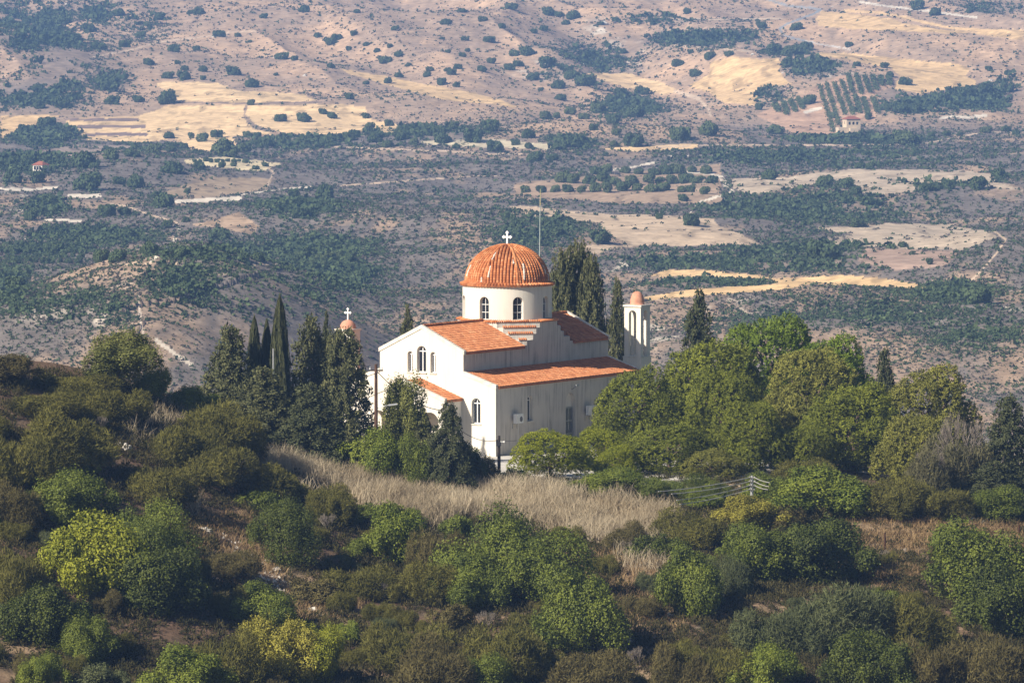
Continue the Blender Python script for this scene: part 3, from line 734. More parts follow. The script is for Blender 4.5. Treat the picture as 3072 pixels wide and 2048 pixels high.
# walls: front and east gables, long walls, each face with its openings
m = MB(); RV = .30
front_holes = [arch(0, 6.2, 8.23, .82), arch(-1.03, 6.2, 7.80, .46), arch(1.03, 6.2, 7.80, .46), arch(4.87, 2.47, 4.41, .78), arch(-4.87, 2.47, 4.41, .78)]
front = [(-AW,-.4),(AW,-.4),(AW,AE),(NW,AT),(NW,EV),(0,RG),(-NW,EV),(-NW,AT),(-AW,AE)]
m.panel(front, front_holes + [arch(0, .05, 2.9, 1.8)], lambda p, q, d: (d, -p, q), RV)
m.build("west_wall", plaster, church); m = MB()
east = [(AW,-.4),(-AW,-.4),(-AW,AE),(-NW,AT),(-NW,EV),(0,RG),(NW,EV),(NW,AT),(AW,AE)]
m.panel(east, [arch(0, 6.2, 8.2, .8)], lambda p, q, d: (LEN-d, -p, q), RV)
m.build("east_wall", plaster, church)
m = MB()
south_holes = [arch(5.06, 2.42, 4.40, .80), [(10.45,.02),(11.88,.02)]+arch(11.165, 3.0, 4.22, 1.43)[1:-1]+[(10.45,3.5)], arch(17.3, 2.42, 4.40, .80)]
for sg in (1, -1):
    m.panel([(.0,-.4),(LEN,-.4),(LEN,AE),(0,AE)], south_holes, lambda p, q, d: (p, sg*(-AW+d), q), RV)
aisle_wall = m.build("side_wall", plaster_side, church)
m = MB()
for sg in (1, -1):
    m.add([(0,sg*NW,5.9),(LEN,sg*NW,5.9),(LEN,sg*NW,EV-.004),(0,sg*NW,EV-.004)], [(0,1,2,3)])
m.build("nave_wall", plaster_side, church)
# stepped octagonal block that carries the drum
m = MB(); HW = 3.75; zz = [EV, 8.28, 8.73, 9.19, 9.60]; hs = [3.30, 2.35, 1.87, 1.33]
def chamfer(hw, h): return [(BC+sx*x, sy*y) for sx, sy, x, y in [(1,1,hw,h),(1,1,h,hw),(-1,1,h,hw),(-1,1,hw,h),(-1,-1,hw,h),(-1,-1,h,hw),(1,-1,h,hw),(1,-1,hw,h)]]
for k in range(4): m.prism(chamfer(HW+.0, hs[k]), zz[k], zz[k+1])
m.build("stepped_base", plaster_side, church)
for k in range(4):
    P = chamfer(HW+.02, hs[k])
    for i in range(0, 8, 2):
        m = MB()
        a, b = Vector((*P[i], zz[k+1])), Vector((*P[i+1], zz[k+1])); mid = (a+b)/2-Vector((BC,0,zz[k+1])); mid.z = 0
        edge_tiles(m, a+Vector((0,0,.05)), b+Vector((0,0,.05)), mid.normalized(), .075, .26, k*9+i); m.build("step_tiles", dome_tile, church)
P = chamfer(HW+.05, 1.36)
for i in range(1, 8, 2):
    m = MB(); a, b = Vector((*P[i], 9.65)), Vector((*P[(i+1) % 8], 9.65)); mid = (a+b)/2-Vector((BC,0,9.65)); mid.z = 0
    edge_tiles(m, a, b, mid.normalized(), .085, .34, 40+i); m.build("step_tiles", dome_tile, church)
# drum with eight arched windows
DR = 3.5; DZ0 = 9.60; DZ1 = 12.36
m = MB(); win_a = [math.radians(45*k) for k in range(8)]
def drum_fn(p, q, d): return (BC+(DR-d)*math.cos(p/DR), (DR-d)*math.sin(p/DR), q)
for k in range(8):
    c = win_a[k]*DR; hw = math.pi/8*DR; n = 10
    outer = [(c-hw+2*hw*i/n, DZ0) for i in range(n+1)]+[(c+hw-2*hw*i/n, DZ1) for i in range(n+1)]
    # strips keep the curve: cut the panel into columns beside, above and below the opening
    aw = .42; z0 = 9.78; zs = 11.14
    for i in range(10):
        x0 = c-hw+(hw-aw)*0; 
    cols = [c-hw+(hw-aw)*i/5 for i in range(6)]+[c+aw+(hw-aw)*i/5 for i in range(6)]
    for i in list(range(5))+list(range(6,11)):
        x0, x1 = cols[i], cols[i+1]; m.add([drum_fn(x0,DZ0,0),drum_fn(x1,DZ0,0),drum_fn(x1,DZ1,0),drum_fn(x0,DZ1,0)], [(0,1,2,3)])
    ac = [(c-aw*math.cos(math.pi*j/12), zs+aw*math.sin(math.pi*j/12)) for j in range(13)]
    for j in range(12):
        (x0,a0),(x1,a1) = ac[j], ac[j+1]
        m.add([drum_fn(x0,a0,0),drum_fn(x1,a1,0),drum_fn(x1,DZ1,0),drum_fn(x0,DZ1,0)], [(0,1,2,3)])
        m.add([drum_fn(x0,DZ0,0),drum_fn(x1,DZ0,0),drum_fn(x1,z0,0),drum_fn(x0,z0,0)], [(0,1,2,3)])
    lp = [(c-aw,z0)]+ac+[(c+aw,z0)]
    for j in range(len(lp)):
        (x0,a0),(x1,a1) = lp[j], lp[(j+1) % len(lp)]
        m.add([drum_fn(x0,a0,0),drum_fn(x1,a1,0),drum_fn(x1,a1,.34),drum_fn(x0,a0,.34)], [(0,1,2,3)])
drum = m.build("drum", plaster, church)
def arched_window(parent, fn, cx, z0, z1, wd, fw=.055, bars='cross', zbar=None):
    """frame with glazing bars and a dark pane set back in an arched opening; fn(p, q, depth) places it"""
    n = 12; r = wd/2; f = MB()
    outl = arch(cx, z0, z1, wd, n); inl = arch(cx, z0+fw, z1-fw, wd-2*fw, n)
    k = len(outl)
    f.add([fn(x,z,0) for x,z in outl]+[fn(x,z,0) for x,z in inl]+[fn(x,z,.05) for x,z in inl], [(i,(i+1)%k,k+(i+1)%k,k+i) for i in range(k)]+[(k+i,k+(i+1)%k,2*k+(i+1)%k,2*k+i) for i in range(k)])
    def bar(x0,x1,a0,a1):
        p = [fn(x0,a0,.04),fn(x1,a0,.04),fn(x1,a1,.04),fn(x0,a1,.04),fn(x0,a0,-.012),fn(x1,a0,-.012),fn(x1,a1,-.012),fn(x0,a1,-.012)]
        f.hexa(p)
    bw = fw*.5
    bar(cx-bw, cx+bw, z0+fw, z1-fw)
    for zb in (zbar or [z1-r]): bar(cx-r+fw, cx-bw-.001, zb-bw, zb+bw); bar(cx+bw+.001, cx+r-fw, zb-bw, zb+bw)
    fr = f.build("window", white_frame, parent)
    g = MB(); g.add([fn(x,z,.045) for x,z in arch(cx, z0+fw*.5, z1-fw*.5, wd-fw, n)], [tuple(range(k))]); g.build("pane", glass, fr)
    return fr
for k in range(8):
    c = win_a[k]*DR
    arched_window(church, lambda p, q, d: drum_fn(p, q, .24+d), c, 9.78, 11.56, .80, .04, zbar=[10.35,10.95])
wf = lambda p, q, d: (.22+d, -p, q)
def sill(fn, cx, z, wd, parent):
    s = MB(); s.hexa([fn(cx-wd/2-.08,z-.09,.2),fn(cx+wd/2+.08,z-.09,.2),fn(cx+wd/2+.08,z-.09,-.07),fn(cx-wd/2-.08,z-.09,-.07),fn(cx-wd/2-.08,z-.003,.2),fn(cx+wd/2+.08,z-.003,.2),fn(cx+wd/2+.08,z-.003,-.07),fn(cx-wd/2-.08,z-.003,-.07)])
    s.build("sill", trim, parent)
for cx, a, b, wd in [(0,6.2,8.23,.82),(-1.03,6.2,7.80,.46),(1.03,6.2,7.80,.46),(4.87,2.47,4.41,.78),(-4.87,2.47,4.41,.78)]:
    fr = arched_window(church, wf, cx, a, b, wd-.01, .075); sill(lambda p, q, d: (d, -p, q), cx, a, wd, fr)
sf = lambda p, q, d: (p, -AW+.25+d, q); s0 = lambda p, q, d: (p, -AW+d, q)
for cx in (5.06, 17.3):
    fr = arched_window(church, sf, cx, 2.42, 4.40, .79, .05); sill(s0, cx, 2.42, .8, fr)
fr = arched_window(church, lambda p, q, d: (LEN-.25-d, -p, q), 0, 6.2, 8.2, .79, .06)
# side door, set in the arched recess, double leaves with glazing
rec = MB(); rec.add([(10.40,-AW+.297,0),(11.93,-AW+.297,0),(11.93,-AW+.297,4.25),(10.40,-AW+.297,4.25)], [(0,1,2,3)]); rec.build("door_recess", plaster, church)
d_ = MB()
for x0, x1 in ((10.50,11.155),(11.175,11.83)):
    d_.box(x0,x0+.07,-AW+.18,-AW+.26,.03,3.05); d_.box(x1-.07,x1,-AW+.18,-AW+.26,.03,3.05)
    for z in (.03,1.0,2.0,2.97): d_.box(x0+.07,x1-.07,-AW+.185,-AW+.255,z,z+.08)
    for q in (.25,.5,.75): d_.box(x0+.07+(x1-x0-.14)*q-.015,x0+.07+(x1-x0-.14)*q+.015,-AW+.20,-AW+.245,.11,2.97)
dr = d_.build("side_door", grey_metal, church)
g = MB(); g.box(10.51,11.82,-AW+.262,-AW+.28,.04,3.03); g.build("pane", glass, dr)
g = MB(); g.tube([(11.12,-AW+.17,1.1),(11.12,-AW+.13,1.1),(11.12,-AW+.13,1.3),(11.12,-AW+.17,1.3)], .015, 6); g.build("handle", dark_metal, dr)
dm = MB(); dm.box(.20,.28,-.9,.9,.04,2.0); dm.add([(.24,p,q) for p,q in arch(0,1.9,2.9,1.8)], [tuple(range(15))]); dm.build("front_door", dark_wood, church)
# roofs
def slope_roof(name, x0, x1, y0, z0, y1, z1, seed, over=.12, clip=None):
    dy, dz = y1-y0, z1-z0; L = math.hypot(dy, dz); v = Vector((0, dy/L, dz/L))
    o = Vector((x0, y0, z0))-v*over
    mm = curved_tiles(o, (1,0,0), v, x1-x0, L+over, seed=seed, clip=clip)
    # the solid deck below the tiles, with its eave board
    b = Vector((0,0,-.16)); p0 = o-Vector((0,0,.02)); p1 = p0+v*(L+over)
    mm.hexa([p0+b, p0+b+Vector((x1-x0,0,0)), p1+b+Vector((x1-x0,0,0)), p1+b, p0, p0+Vector((x1-x0,0,0)), p1+Vector((x1-x0,0,0)), p1], .25)
    return mm.build(name, tile, church)
GC = .24
for sg in (1, -1):
    slope_roof("nave_roof", GC, BC-HW-.01, -sg*(NW+.03), EV, 0, RG-.06, 10+sg)
    slope_roof("nave_roof", BC+HW+.01, LEN-GC, -sg*(NW+.03), EV, 0, RG-.06, 20+sg)
    slope_roof("aisle_roof", GC, LEN-GC, -sg*(AW+.05), AE, -sg*(NW+.004), AT, 30+sg)
r2 = ridge_tiles((BC+HW,0,RG+.04), (LEN-GC,0,RG+.04), seed=5); r2.build("ridge_tiles", dome_tile, church)
ridge_tiles((GC,0,RG+.04), (BC-HW,0,RG+.04)).build("ridge_tiles", dome_tile, church)
# gable copings and the sloping parapets at both ends of the aisles
m = MB()
def coping(x0, x1, y0, z0, y1, z1, th=.20, up=.10):
    m.hexa([(x0,y0,z0-th),(x1,y0,z0-th),(x1,y1,z1-th),(x0,y1,z1-th),(x0,y0,z0+up),(x1,y0,z0+up),(x1,y1,z1+up),(x0,y1,z1+up)])
for xa, xb in ((-.06, GC), (LEN-GC, LEN+.06)):
    for sg in (1,-1):
        m = MB(); coping(xa, xb, sg*(NW+.10), EV-.02, 0, RG+.03); m.build("gable_coping", trim, church)
        m = MB(); coping(xa, xb, sg*(AW+.04), AE, sg*(NW+.003), AT+.02); m.build("parapet_coping", trim, church)
m = MB()
for sg in (1,-1):
    y = sg*AW; m.box(GC+.01, LEN-GC-.01, min(y,y+sg*.09), max(y,y+sg*.09), AE-.26, AE-.17)
    y = sg*NW; m.box(GC+.01, BC-HW-.2, min(y+sg*.002,y+sg*.07), max(y+sg*.002,y+sg*.07), EV-.26, EV-.17); m.box(BC+HW+.2, LEN-GC-.01, min(y+sg*.002,y+sg*.07), max(y+sg*.002,y+sg*.07), EV-.26, EV-.17)
m.build("eave_band", trim, church)
# dome: eight segments of barrel tiles meeting in ridges
def dome_r(t):            # t 0 at the eave to 1 at the tip; returns radius, height
    a = t*math.pi/2; return 3.26*math.cos(a)**.92*(1-.06*t*(1-t)*4*0), 12.50+2.86*math.sin(a)**1.0+.10*t**3
m = MB(); rng = random.Random(4); NS = 24
prof = [dome_r(i/NS) for i in range(NS+1)]; prof[-1] = (0.02, prof[-1][1])
m.lathe([(3.62,12.40),(3.24,12.55)]+[(r*.972,z-.03) for r,z in prof], 48, (BC,0), .2)
tw = .262
for k in range(8):
    ca = math.radians(45*k+22.5); n = Vector((math.cos(ca), math.sin(ca), 0)); tg = Vector((-n.y, n.x, 0))
    half = math.tan(math.pi/8)
    for j in range(-5, 6):
        off = j*tw; seg = []
        # the surface at offset off along the tangent: stays on the round dome
        for i in range(NS+1):
            r, z = prof[i]
            if r*math.sin(math.pi/8)*1.02 > abs(off) and r > abs(off):
                seg.append(Vector((BC,0,z))+n*math.sqrt(r*r-off*off)+tg*off)
        if len(seg) < 3: continue
        i = 0
        while i < len(seg)-1:
            a, b = seg[i], seg[min(i+1, len(seg)-1)]; d = (b-a)
            t = min(1,max(0,rng.gauss(.5,.22)))
            m.tube([a-d*.06+n*.015, b+d*.04-n*.012], [.118,.098], 8, t, False); i += 1
# skirt of tiles at the eave
for k in range(88):
    a = 2*math.pi*k/88; c = Vector((math.cos(a), math.sin(a), 0)); m.tube([Vector((BC,0,12.60))+c*3.22, Vector((BC,0,12.42))+c*3.70], [.10,.122], 8, min(1,max(0,rng.gauss(.5,.25))))
dome = m.build("dome", dome_tile, church)
m = MB()
for k in range(8):
    ca = math.radians(45*k); n = Vector((math.cos(ca), math.sin(ca), 0))
    for i in range(NS-1):
        (r0,z0),(r1,z1) = prof[i], prof[i+1]
        m.tube([Vector((BC,0,z0+.02))+n*(r0+.05), Vector((BC,0,z1+.03))+n*(r1+.045)], [.115,.10], 7, min(1,max(0,rng.gauss(.55,.2))))
m.build("hip_tiles", dome_tile, dome)
# bare mortar where ridge tiles have slipped
m = MB()
for k, i0, i1, o in [(4,3,8,.14),(4,11,15,.10),(5,2,9,.30),(6,4,8,.24),(6,1,4,.5),(3,3,8,.1),(4,1,3,-.2),(5,9,11,-.1)]:
    for i in range(i0, i1):
        ca = math.radians(45*k)+o*(.5+.5*i/NS); n = Vector((math.cos(ca), math.sin(ca), 0)); (r0,z0),(r1,z1) = prof[i], prof[i+1]
        m.tube([Vector((BC,0,z0))+n*(r0+.09), Vector((BC,0,z1))+n*(r1+.09)], [.075+.02*math.sin(i*3), .06+.02*math.sin(i*5)], 6)
m.build("mortar_patch", mortar, dome)
m = MB(); m.lathe([(3.50,12.33),(3.60,12.33),(3.62,12.42),(3.50,12.42)], 64, (BC,0)); m.build("cornice", trim, church)
def budded_cross(m, c, h, wd, ax=(0,1,0), th=.05, bw=.065):
    """cross with three-lobed ends, standing at c; ax is the direction of its arms"""
    c = Vector(c); ax = Vector(ax); nb = ax.cross(Vector((0,0,1)))
    def slab(a0, a1, z0, z1, t): 
        p = []
        for z in (z0, z1): p += [c+ax*a0-nb*t+Vector((0,0,z)), c+ax*a1-nb*t+Vector((0,0,z)), c+ax*a1+nb*t+Vector((0,0,z)), c+ax*a0+nb*t+Vector((0,0,z))]
        m.hexa(p)
    za = h*.66; slab(-bw, bw, 0, h, th); slab(-wd/2, -bw-.001, za-bw, za+bw, th*.96); slab(bw+.001, wd/2, za-bw, za+bw, th*.96)
    for a, z, da, dz in [(-wd/2,za,-1,0),(wd/2,za,1,0),(0,h,0,1)]:
        for q in ((da,dz),(dz,da),(-dz,-da)):
            k = c+ax*(a+q[0]*bw*1.1)+Vector((0,0,z+q[1]*bw*1.1)); m.tube([k-nb*th*1.05, k+nb*th*1.05], bw*.95, 10)
m = MB(); budded_cross(m, (BC,0,15.40), 1.02, .62); m.lathe([(.0,15.52),(.12,15.50),(.16,15.40),(.22,15.30)], 12, (BC,0)); m.build("cross", white_frame, church)
# porch on the west front
PX = -2.5; PH = 3.6; PE = 4.36; PR = 5.72
m = MB()
m.panel([(-PH,-.4),(PH,-.4),(PH,PE),(0,PR),(-PH,PE)], [arch(0,.02,3.7,1.9), arch(-2.3,.02,3.4,1.5), arch(2.3,.02,3.4,1.5)], lambda p, q, d: (PX+d, -p, q), .34, back=True)
for sg in (1,-1):
    m.panel([(PX+.345,-.4),(-.003,-.4),(-.003,PE),(PX+.345,PE)], [arch(-1.15,.02,3.3,1.3)], lambda p, q, d: (p, sg*(PH-d), q), .3, back=True)
porch = m.build("porch", plaster, church)
m = MB()
for y in (-1.28,1.28,-3.33,3.33):
    m.box(PX-.07,PX-.003,y-.2,y+.2,2.55,2.72)
for sg in (1,-1): m.box(-2.0,-1.82,sg*(PH+.003),sg*(PH+.06),2.5,2.68) if sg > 0 else m.box(-2.0,-1.82,-PH-.06,-PH-.003,2.5,2.68)
m.build("capital", trim, porch)
m = MB()
for sg in (1,-1):
    m.hexa([(PX-.06,sg*(PH+.06),PE-.16),(PX+.24,sg*(PH+.06),PE-.16),(PX+.24,0,PR-.16),(PX-.06,0,PR-.16),(PX-.06,sg*(PH+.06),PE+.12),(PX+.24,sg*(PH+.06),PE+.12),(PX+.24,0,PR+.12),(PX-.06,0,PR+.12)])
m.build("coping", trim, porch)
for sg in (1,-1):
    dy, dz = -sg*PH, PR-PE; L = math.hypot(dy,dz); v = Vector((0,dy/L,dz/L)); o = Vector((PX+.24,sg*PH,PE-.0))-v*.10
    mm = curved_tiles(o, (1,0,0), v, -PX-.25, L+.1, seed=60+sg); b = Vector((0,0,-.14)); p0 = o-Vector((0,0,.02)); p1 = p0+v*(L+.1); e = Vector((-PX-.25,0,0))
    mm.hexa([p0+b,p0+b+e,p1+b+e,p1+b,p0,p0+e,p1+e,p1], .25); mm.build("porch_roof", tile, porch)

# things fixed to or standing by the church
def air_con(x, z, label):
    e = empty("air_conditioner", cw(x, -AW-.36, z-.3), CH_R, label, "air conditioner", "air conditioners on the side wall")
    m = MB(); m.box(-.50,.50,-.15,.15,0,.72)
    for i in range(9): m.box(-.49,-.10,-.156,-.151,.06+.055*i,.075+.055*i)
    m.box(.502,.52,-.10,.10,.1,.3)
    m.build("casing", white_frame, e)
    m = MB()
    for r in (.20,.15,.10,.05): m.tube([(.16+r*math.cos(t*.35),-.158,.31+r*math.sin(t*.35)) for t in range(19)], .007, 4)
    m.build("fan_grille", grey_metal, e); m = MB(); m.tube([(.16,-.1505,.31),(.16,-.155,.31)], .215, 20); m.build("fan", dark_metal, e)
    m = MB()
    for a in (-.32,.32): m.box(a-.02,a+.02,-.14,.355,-.05,-.012); m.box(a-.02,a+.02,.315,.355,-.42,-.051)
    m.build("bracket", grey_metal, e)
    m = MB(); m.tube([(.52,.05,.2),(.56,.20,.15),(.56,.345,-.1),(.56,.345,-z+.45)], .018, 5); m.build("pipe", white_frame, e)
air_con(2.75, 2.72, "white air conditioner on the stained side wall left of the narrow arched window")
air_con(13.7, 2.66, "white air conditioner on the side wall half behind the pine, beyond the door")
e = empty("floodlight", cw(11.3, -AW, 4.74), CH_R, "small dark floodlight on a bracket above the arched side door", "floodlight")
m = MB(); m.tube([(0,0,-.25),(0,-.18,-.2),(0,-.42,.0)], .022, 6); m.build("bracket", dark_metal, e)
m = MB(); m.hexa([(-.22,-.62,.02),(.22,-.62,.02),(.16,-.40,.0),(-.16,-.40,.0),(-.22,-.60,.16),(.22,-.60,.16),(.16,-.38,.10),(-.16,-.38,.10)]); m.build("lamp_head", grey_metal, e)

def bell_tower(x0, y0, wd, z_base, z_sill, z_top, label, cap_w, cap_h, pointed, cross, ow):
    e = empty("bell_tower", cw(x0, y0, 0), CH_R, label, "bell tower", "bell towers of the church")
    t = .30; m = MB(); m.box(-.08,wd+.08,-.08,wd+.08,-1.2,z_sill-.001)
    m.build("plinth", plaster, e)
    m = MB(); h = arch(wd/2, z_sill+.02, z_top-.28, ow)
    O = [(0,z_sill),(wd,z_sill),(wd,z_top),(0,z_top)]
    m.panel(O, [h], lambda p, q, d: (d, p, q), t, back=True); m.panel(O, [h], lambda p, q, d: (wd-d, p, q), t, back=True)
    O2 = [(t+.002,z_sill),(wd-t-.002,z_sill),(wd-t-.002,z_top),(t+.002,z_top)]; h2 = arch(wd/2, z_sill+.02, z_top-.28, min(ow, wd-2*t-.06))
    m.panel(O2, [h2], lambda p, q, d: (p, d, q), t, back=True); m.panel(O2, [h2], lambda p, q, d: (p, wd-d, q), t, back=True)
    m.build("belfry", plaster, e)
    m = MB(); m.box(-.09,wd+.09,-.09,wd+.09,z_top,z_top+.14); m.build("ledge", trim, e); m = MB(); m.box(-.10,wd+.10,-.10,wd+.10,z_sill-.10,z_sill+.015); m.build("sill", trim, e)
    m = MB(); R = cap_w/2; z = z_top+.141
    P = [(R*1.04,z),(R*1.04,z+.05)]+[(R*math.cos(a*math.pi/24)**(.75 if pointed else 1)*(1), z+.05+cap_h*math.sin(a*math.pi/24)) for a in range(0,12)]+[(.012,z+.06+cap_h)]
    m.lathe(P, 24, (wd/2,wd/2)); m.build("dome", pink, e, True)
    if cross:
        m = MB(); budded_cross(m, (wd/2,wd/2,z+cap_h+.03), .86, .46, (0,1,0), .04, .05); m.build("cross", white_frame, e)
    if pointed:
        b = MB(); zb = z_sill+1.5; b.lathe([(.0,zb+.42),(.12,zb+.40),(.17,zb+.28),(.20,zb+.1),(.28,zb)], 16, (wd/2,wd/2)); b.tube([(wd/2-.45,wd/2,zb+.46),(wd/2+.45,wd/2,zb+.46)], .035, 6)
        b.tube([(wd/2,wd/2,zb+.1),(wd/2,wd/2,zb-.08)], .05, 6); b.build("bell", dark_metal, e)
    return e
bell_tower(23.0, -6.14, 1.5, 0, 6.33, 10.27, "slim open bell tower with a pointed pink cap right of the church", 1.15, 1.0, True, False, .68)
bell_tower(2.0, -.0+7.7, 1.36, 0, 6.0, 9.02, "bell tower with a round pink cap and white cross behind the conifers", 1.26, .64, False, True, .7)

# paved forecourt
m = MB(); rngp = random.Random(2)
poly_ = [(-6,-8.5),(2,-19.5),(14,-20),(27,-15),(30,-7.5),(26,8),(-6,9)]
pts = [Vector((x,y,0)) for x,y in [(-9,425),(-6,415),(-1,410.5),(4,408.2),(10,408.5),(16,412),(24,424),(22,446),(10,462),(-4,440)]]
fm = MB(); fm.prism([(p.x,p.y) for p in pts], -.9, .05)
tag(fm.build("forecourt", concrete), kind='structure')

# ------------------------------------------------------------------ poles, wires, mast
def pole_thing(name, p, h, r, material, label, cat, lean=(0,0), group=None):
    e = empty(name, p, 0, label, cat, group); m = MB(); m.tube([(0,0,-.6),(lean[0]*.5,lean[1]*.5,h*.5),(lean[0],lean[1],h)], [r*1.15,r,r*.82], 10); m.build("pole", material, e); return e
def standing(u, vtop, d): 
    q = at(u, vtop, d); g = H1(q.x, d); return Vector((q.x, d, g)), q.z-g
p, h = standing(1128, 1092, 406); lp = p; LP_TOP = p+Vector((0,0,h))
e = pole_thing("utility_pole", p, h, .13, pole_wood, "tall brown wooden pole with a street lamp arm left of the church front", "utility pole")
m = MB(); m.box(-.5,.5,-.05,.05,h-.5,h-.40); m.box(-.05,.05,-.30,-.14,h-.95,h-.7); m.build("crossarm", dark_wood, e)
m = MB()
for a in (-.42,.42): m.lathe([(.03,h-.40),(.055,h-.36),(.04,h-.30),(.055,h-.26),(.02,h-.2)], 8, (a,0))
m.build("insulator", white_frame, e)
zl = at(1140, 1224, 406).z-p.z
m = MB(); m.tube([(.1,0,zl),(.6,-.05,zl+.16),(.95,-.06,zl+.22)], .03, 6); m.build("lamp_arm", grey_metal, e)
m = MB(); m.hexa([(.9,-.15,zl+.17),(1.55,-.13,zl+.26),(1.55,.05,zl+.26),(.9,.05,zl+.17),(.9,-.12,zl+.29),(1.5,-.10,zl+.36),(1.5,.02,zl+.36),(.9,.02,zl+.29)]); m.build("lamp_head", grey_metal, e)
p, h = standing(1497, 1306, 414); SP_TOP = p+Vector((0,0,h))
e = pole_thing("utility_pole", p, h, .12, dark_wood, "short dark pole with cable clamps at the corner of the church", "utility pole")
m = MB(); m.box(-.20,.16,-.2,-.11,h-.75,h-.45); m.box(-.22,-.1,-.1,.1,h-.62,h-.3); m.build("cable_box", dark_metal, e)
m = MB(); m.tube([(.1,-.05,h-.45),(.34,-.05,h-.46)], .03, 6); m.lathe([(.02,h-.54),(.06,h-.5),(.06,h-.42),(.02,h-.38)], 8, (.38,-.05)); m.build("insulator", white_frame, e)
p, h = standing(820, 1045, 410)
pole_thing("metal_post", p, h, .075, grey_metal, "plain grey metal post standing among the slender cypresses", "post")
p, h = standing(2256, 1426, 396); RP = p; RPH = h
e = pole_thing("utility_pole", p, h, .13, grey_metal, "grey pole with four stacked insulators among the bushes below the pines", "utility pole")
m = MB()
for k in range(4):
    z = h-.12-.28*k; m.box(-.20,.20,-.16,-.13,z-.03,z+.03)
    for a in (-.18,.18): m.lathe([(.02,z-.05),(.05,z-.02),(.05,z+.04),(.02,z+.08)], 8, (a,-.2))
m.build("insulator", mat("porcelain", (.34,.33,.31), .5, .2), e)
def wire(p, q, sag, r, label, cat="cable", group=None, material=None, n=14):
    p = Vector(p); q = Vector(q); m = MB(); m.tube([p.lerp(q, i/n)-Vector((0,0,sag*4*(i/n)*(1-i/n))) for i in range(n+1)], r, 5)
    return tag(m.build("cable", material or dark_metal), label, cat, group)
wire_mat = mat("wire", (.50,.49,.46), .5, .1, metal=.3)
wire(LP_TOP-Vector((0,0,.45)), at(1320, 1230, 411), .55, .028, "dark cable sagging from the tall brown pole across the trees")
wire(at(1322, 1231, 411), SP_TOP-Vector((.1,0,.35)), .75, .022, "dark cable drooping past the porch to the short pole")
wire(SP_TOP+Vector((.4,-.05,-.4)), cw(7.2,-AW-.1,1.2), .12, .018, "thin cable from the short dark pole toward the side wall")
wire(LP_TOP-Vector((.4,0,.25)), at(1085, 1085, 405), .1, .018, "thin wire leaving the tall brown pole toward the left")
ends = [(1975,1474),(2015,1481),(2030,1500),(2040,1512)]
for k, (u, v) in enumerate(ends):
    lab = ["topmost of the four pale wires running left from the grey pole","second highest of the four pale wires left of the grey pole","third highest of the four pale wires left of the grey pole","lowest of the four pale wires left of the grey pole"][k]
    wire(RP+Vector((-.18,-.2,RPH-.12-.28*k)), at(u, v, 382), .12, .03, lab, "wire", "pale wires on the grey pole", wire_mat)
for k, (u, v) in enumerate([(2308,1447),(2306,1459),(2303,1468)]):
    lab = ["topmost of the three pale wires running right from the grey pole","middle one of the three pale wires right of the grey pole","lowest of the three pale wires right of the grey pole"][k]
    wire(RP+Vector((.18,-.2,RPH-.12-.28*k)), at(u, v, 389), .05, .03, lab, "wire", "pale wires on the grey pole", wire_mat)
q = at(1620, 567, 462); mast_p = Vector((at(1616, 777, 462).x, 462, H1(q.x, 462)))
e = empty("mast", mast_p, 0, "very tall thin pale mast rising behind the dome", "mast")
m = MB(); hh = q.z-mast_p.z; m.tube([(0,0,-.5),(.03,0,hh*.5),(.12,0,hh*.93)], [.07,.055,.035], 8); m.build("pole", mat("mast_paint", (.34,.40,.39), .5, .1), e)
m = MB(); m.tube([(.12,0,hh*.93),(.14,0,hh)], [.03,.014], 6); m.build("tip", mat("mast_tip", (.62,.55,.30), .5, .1), e)
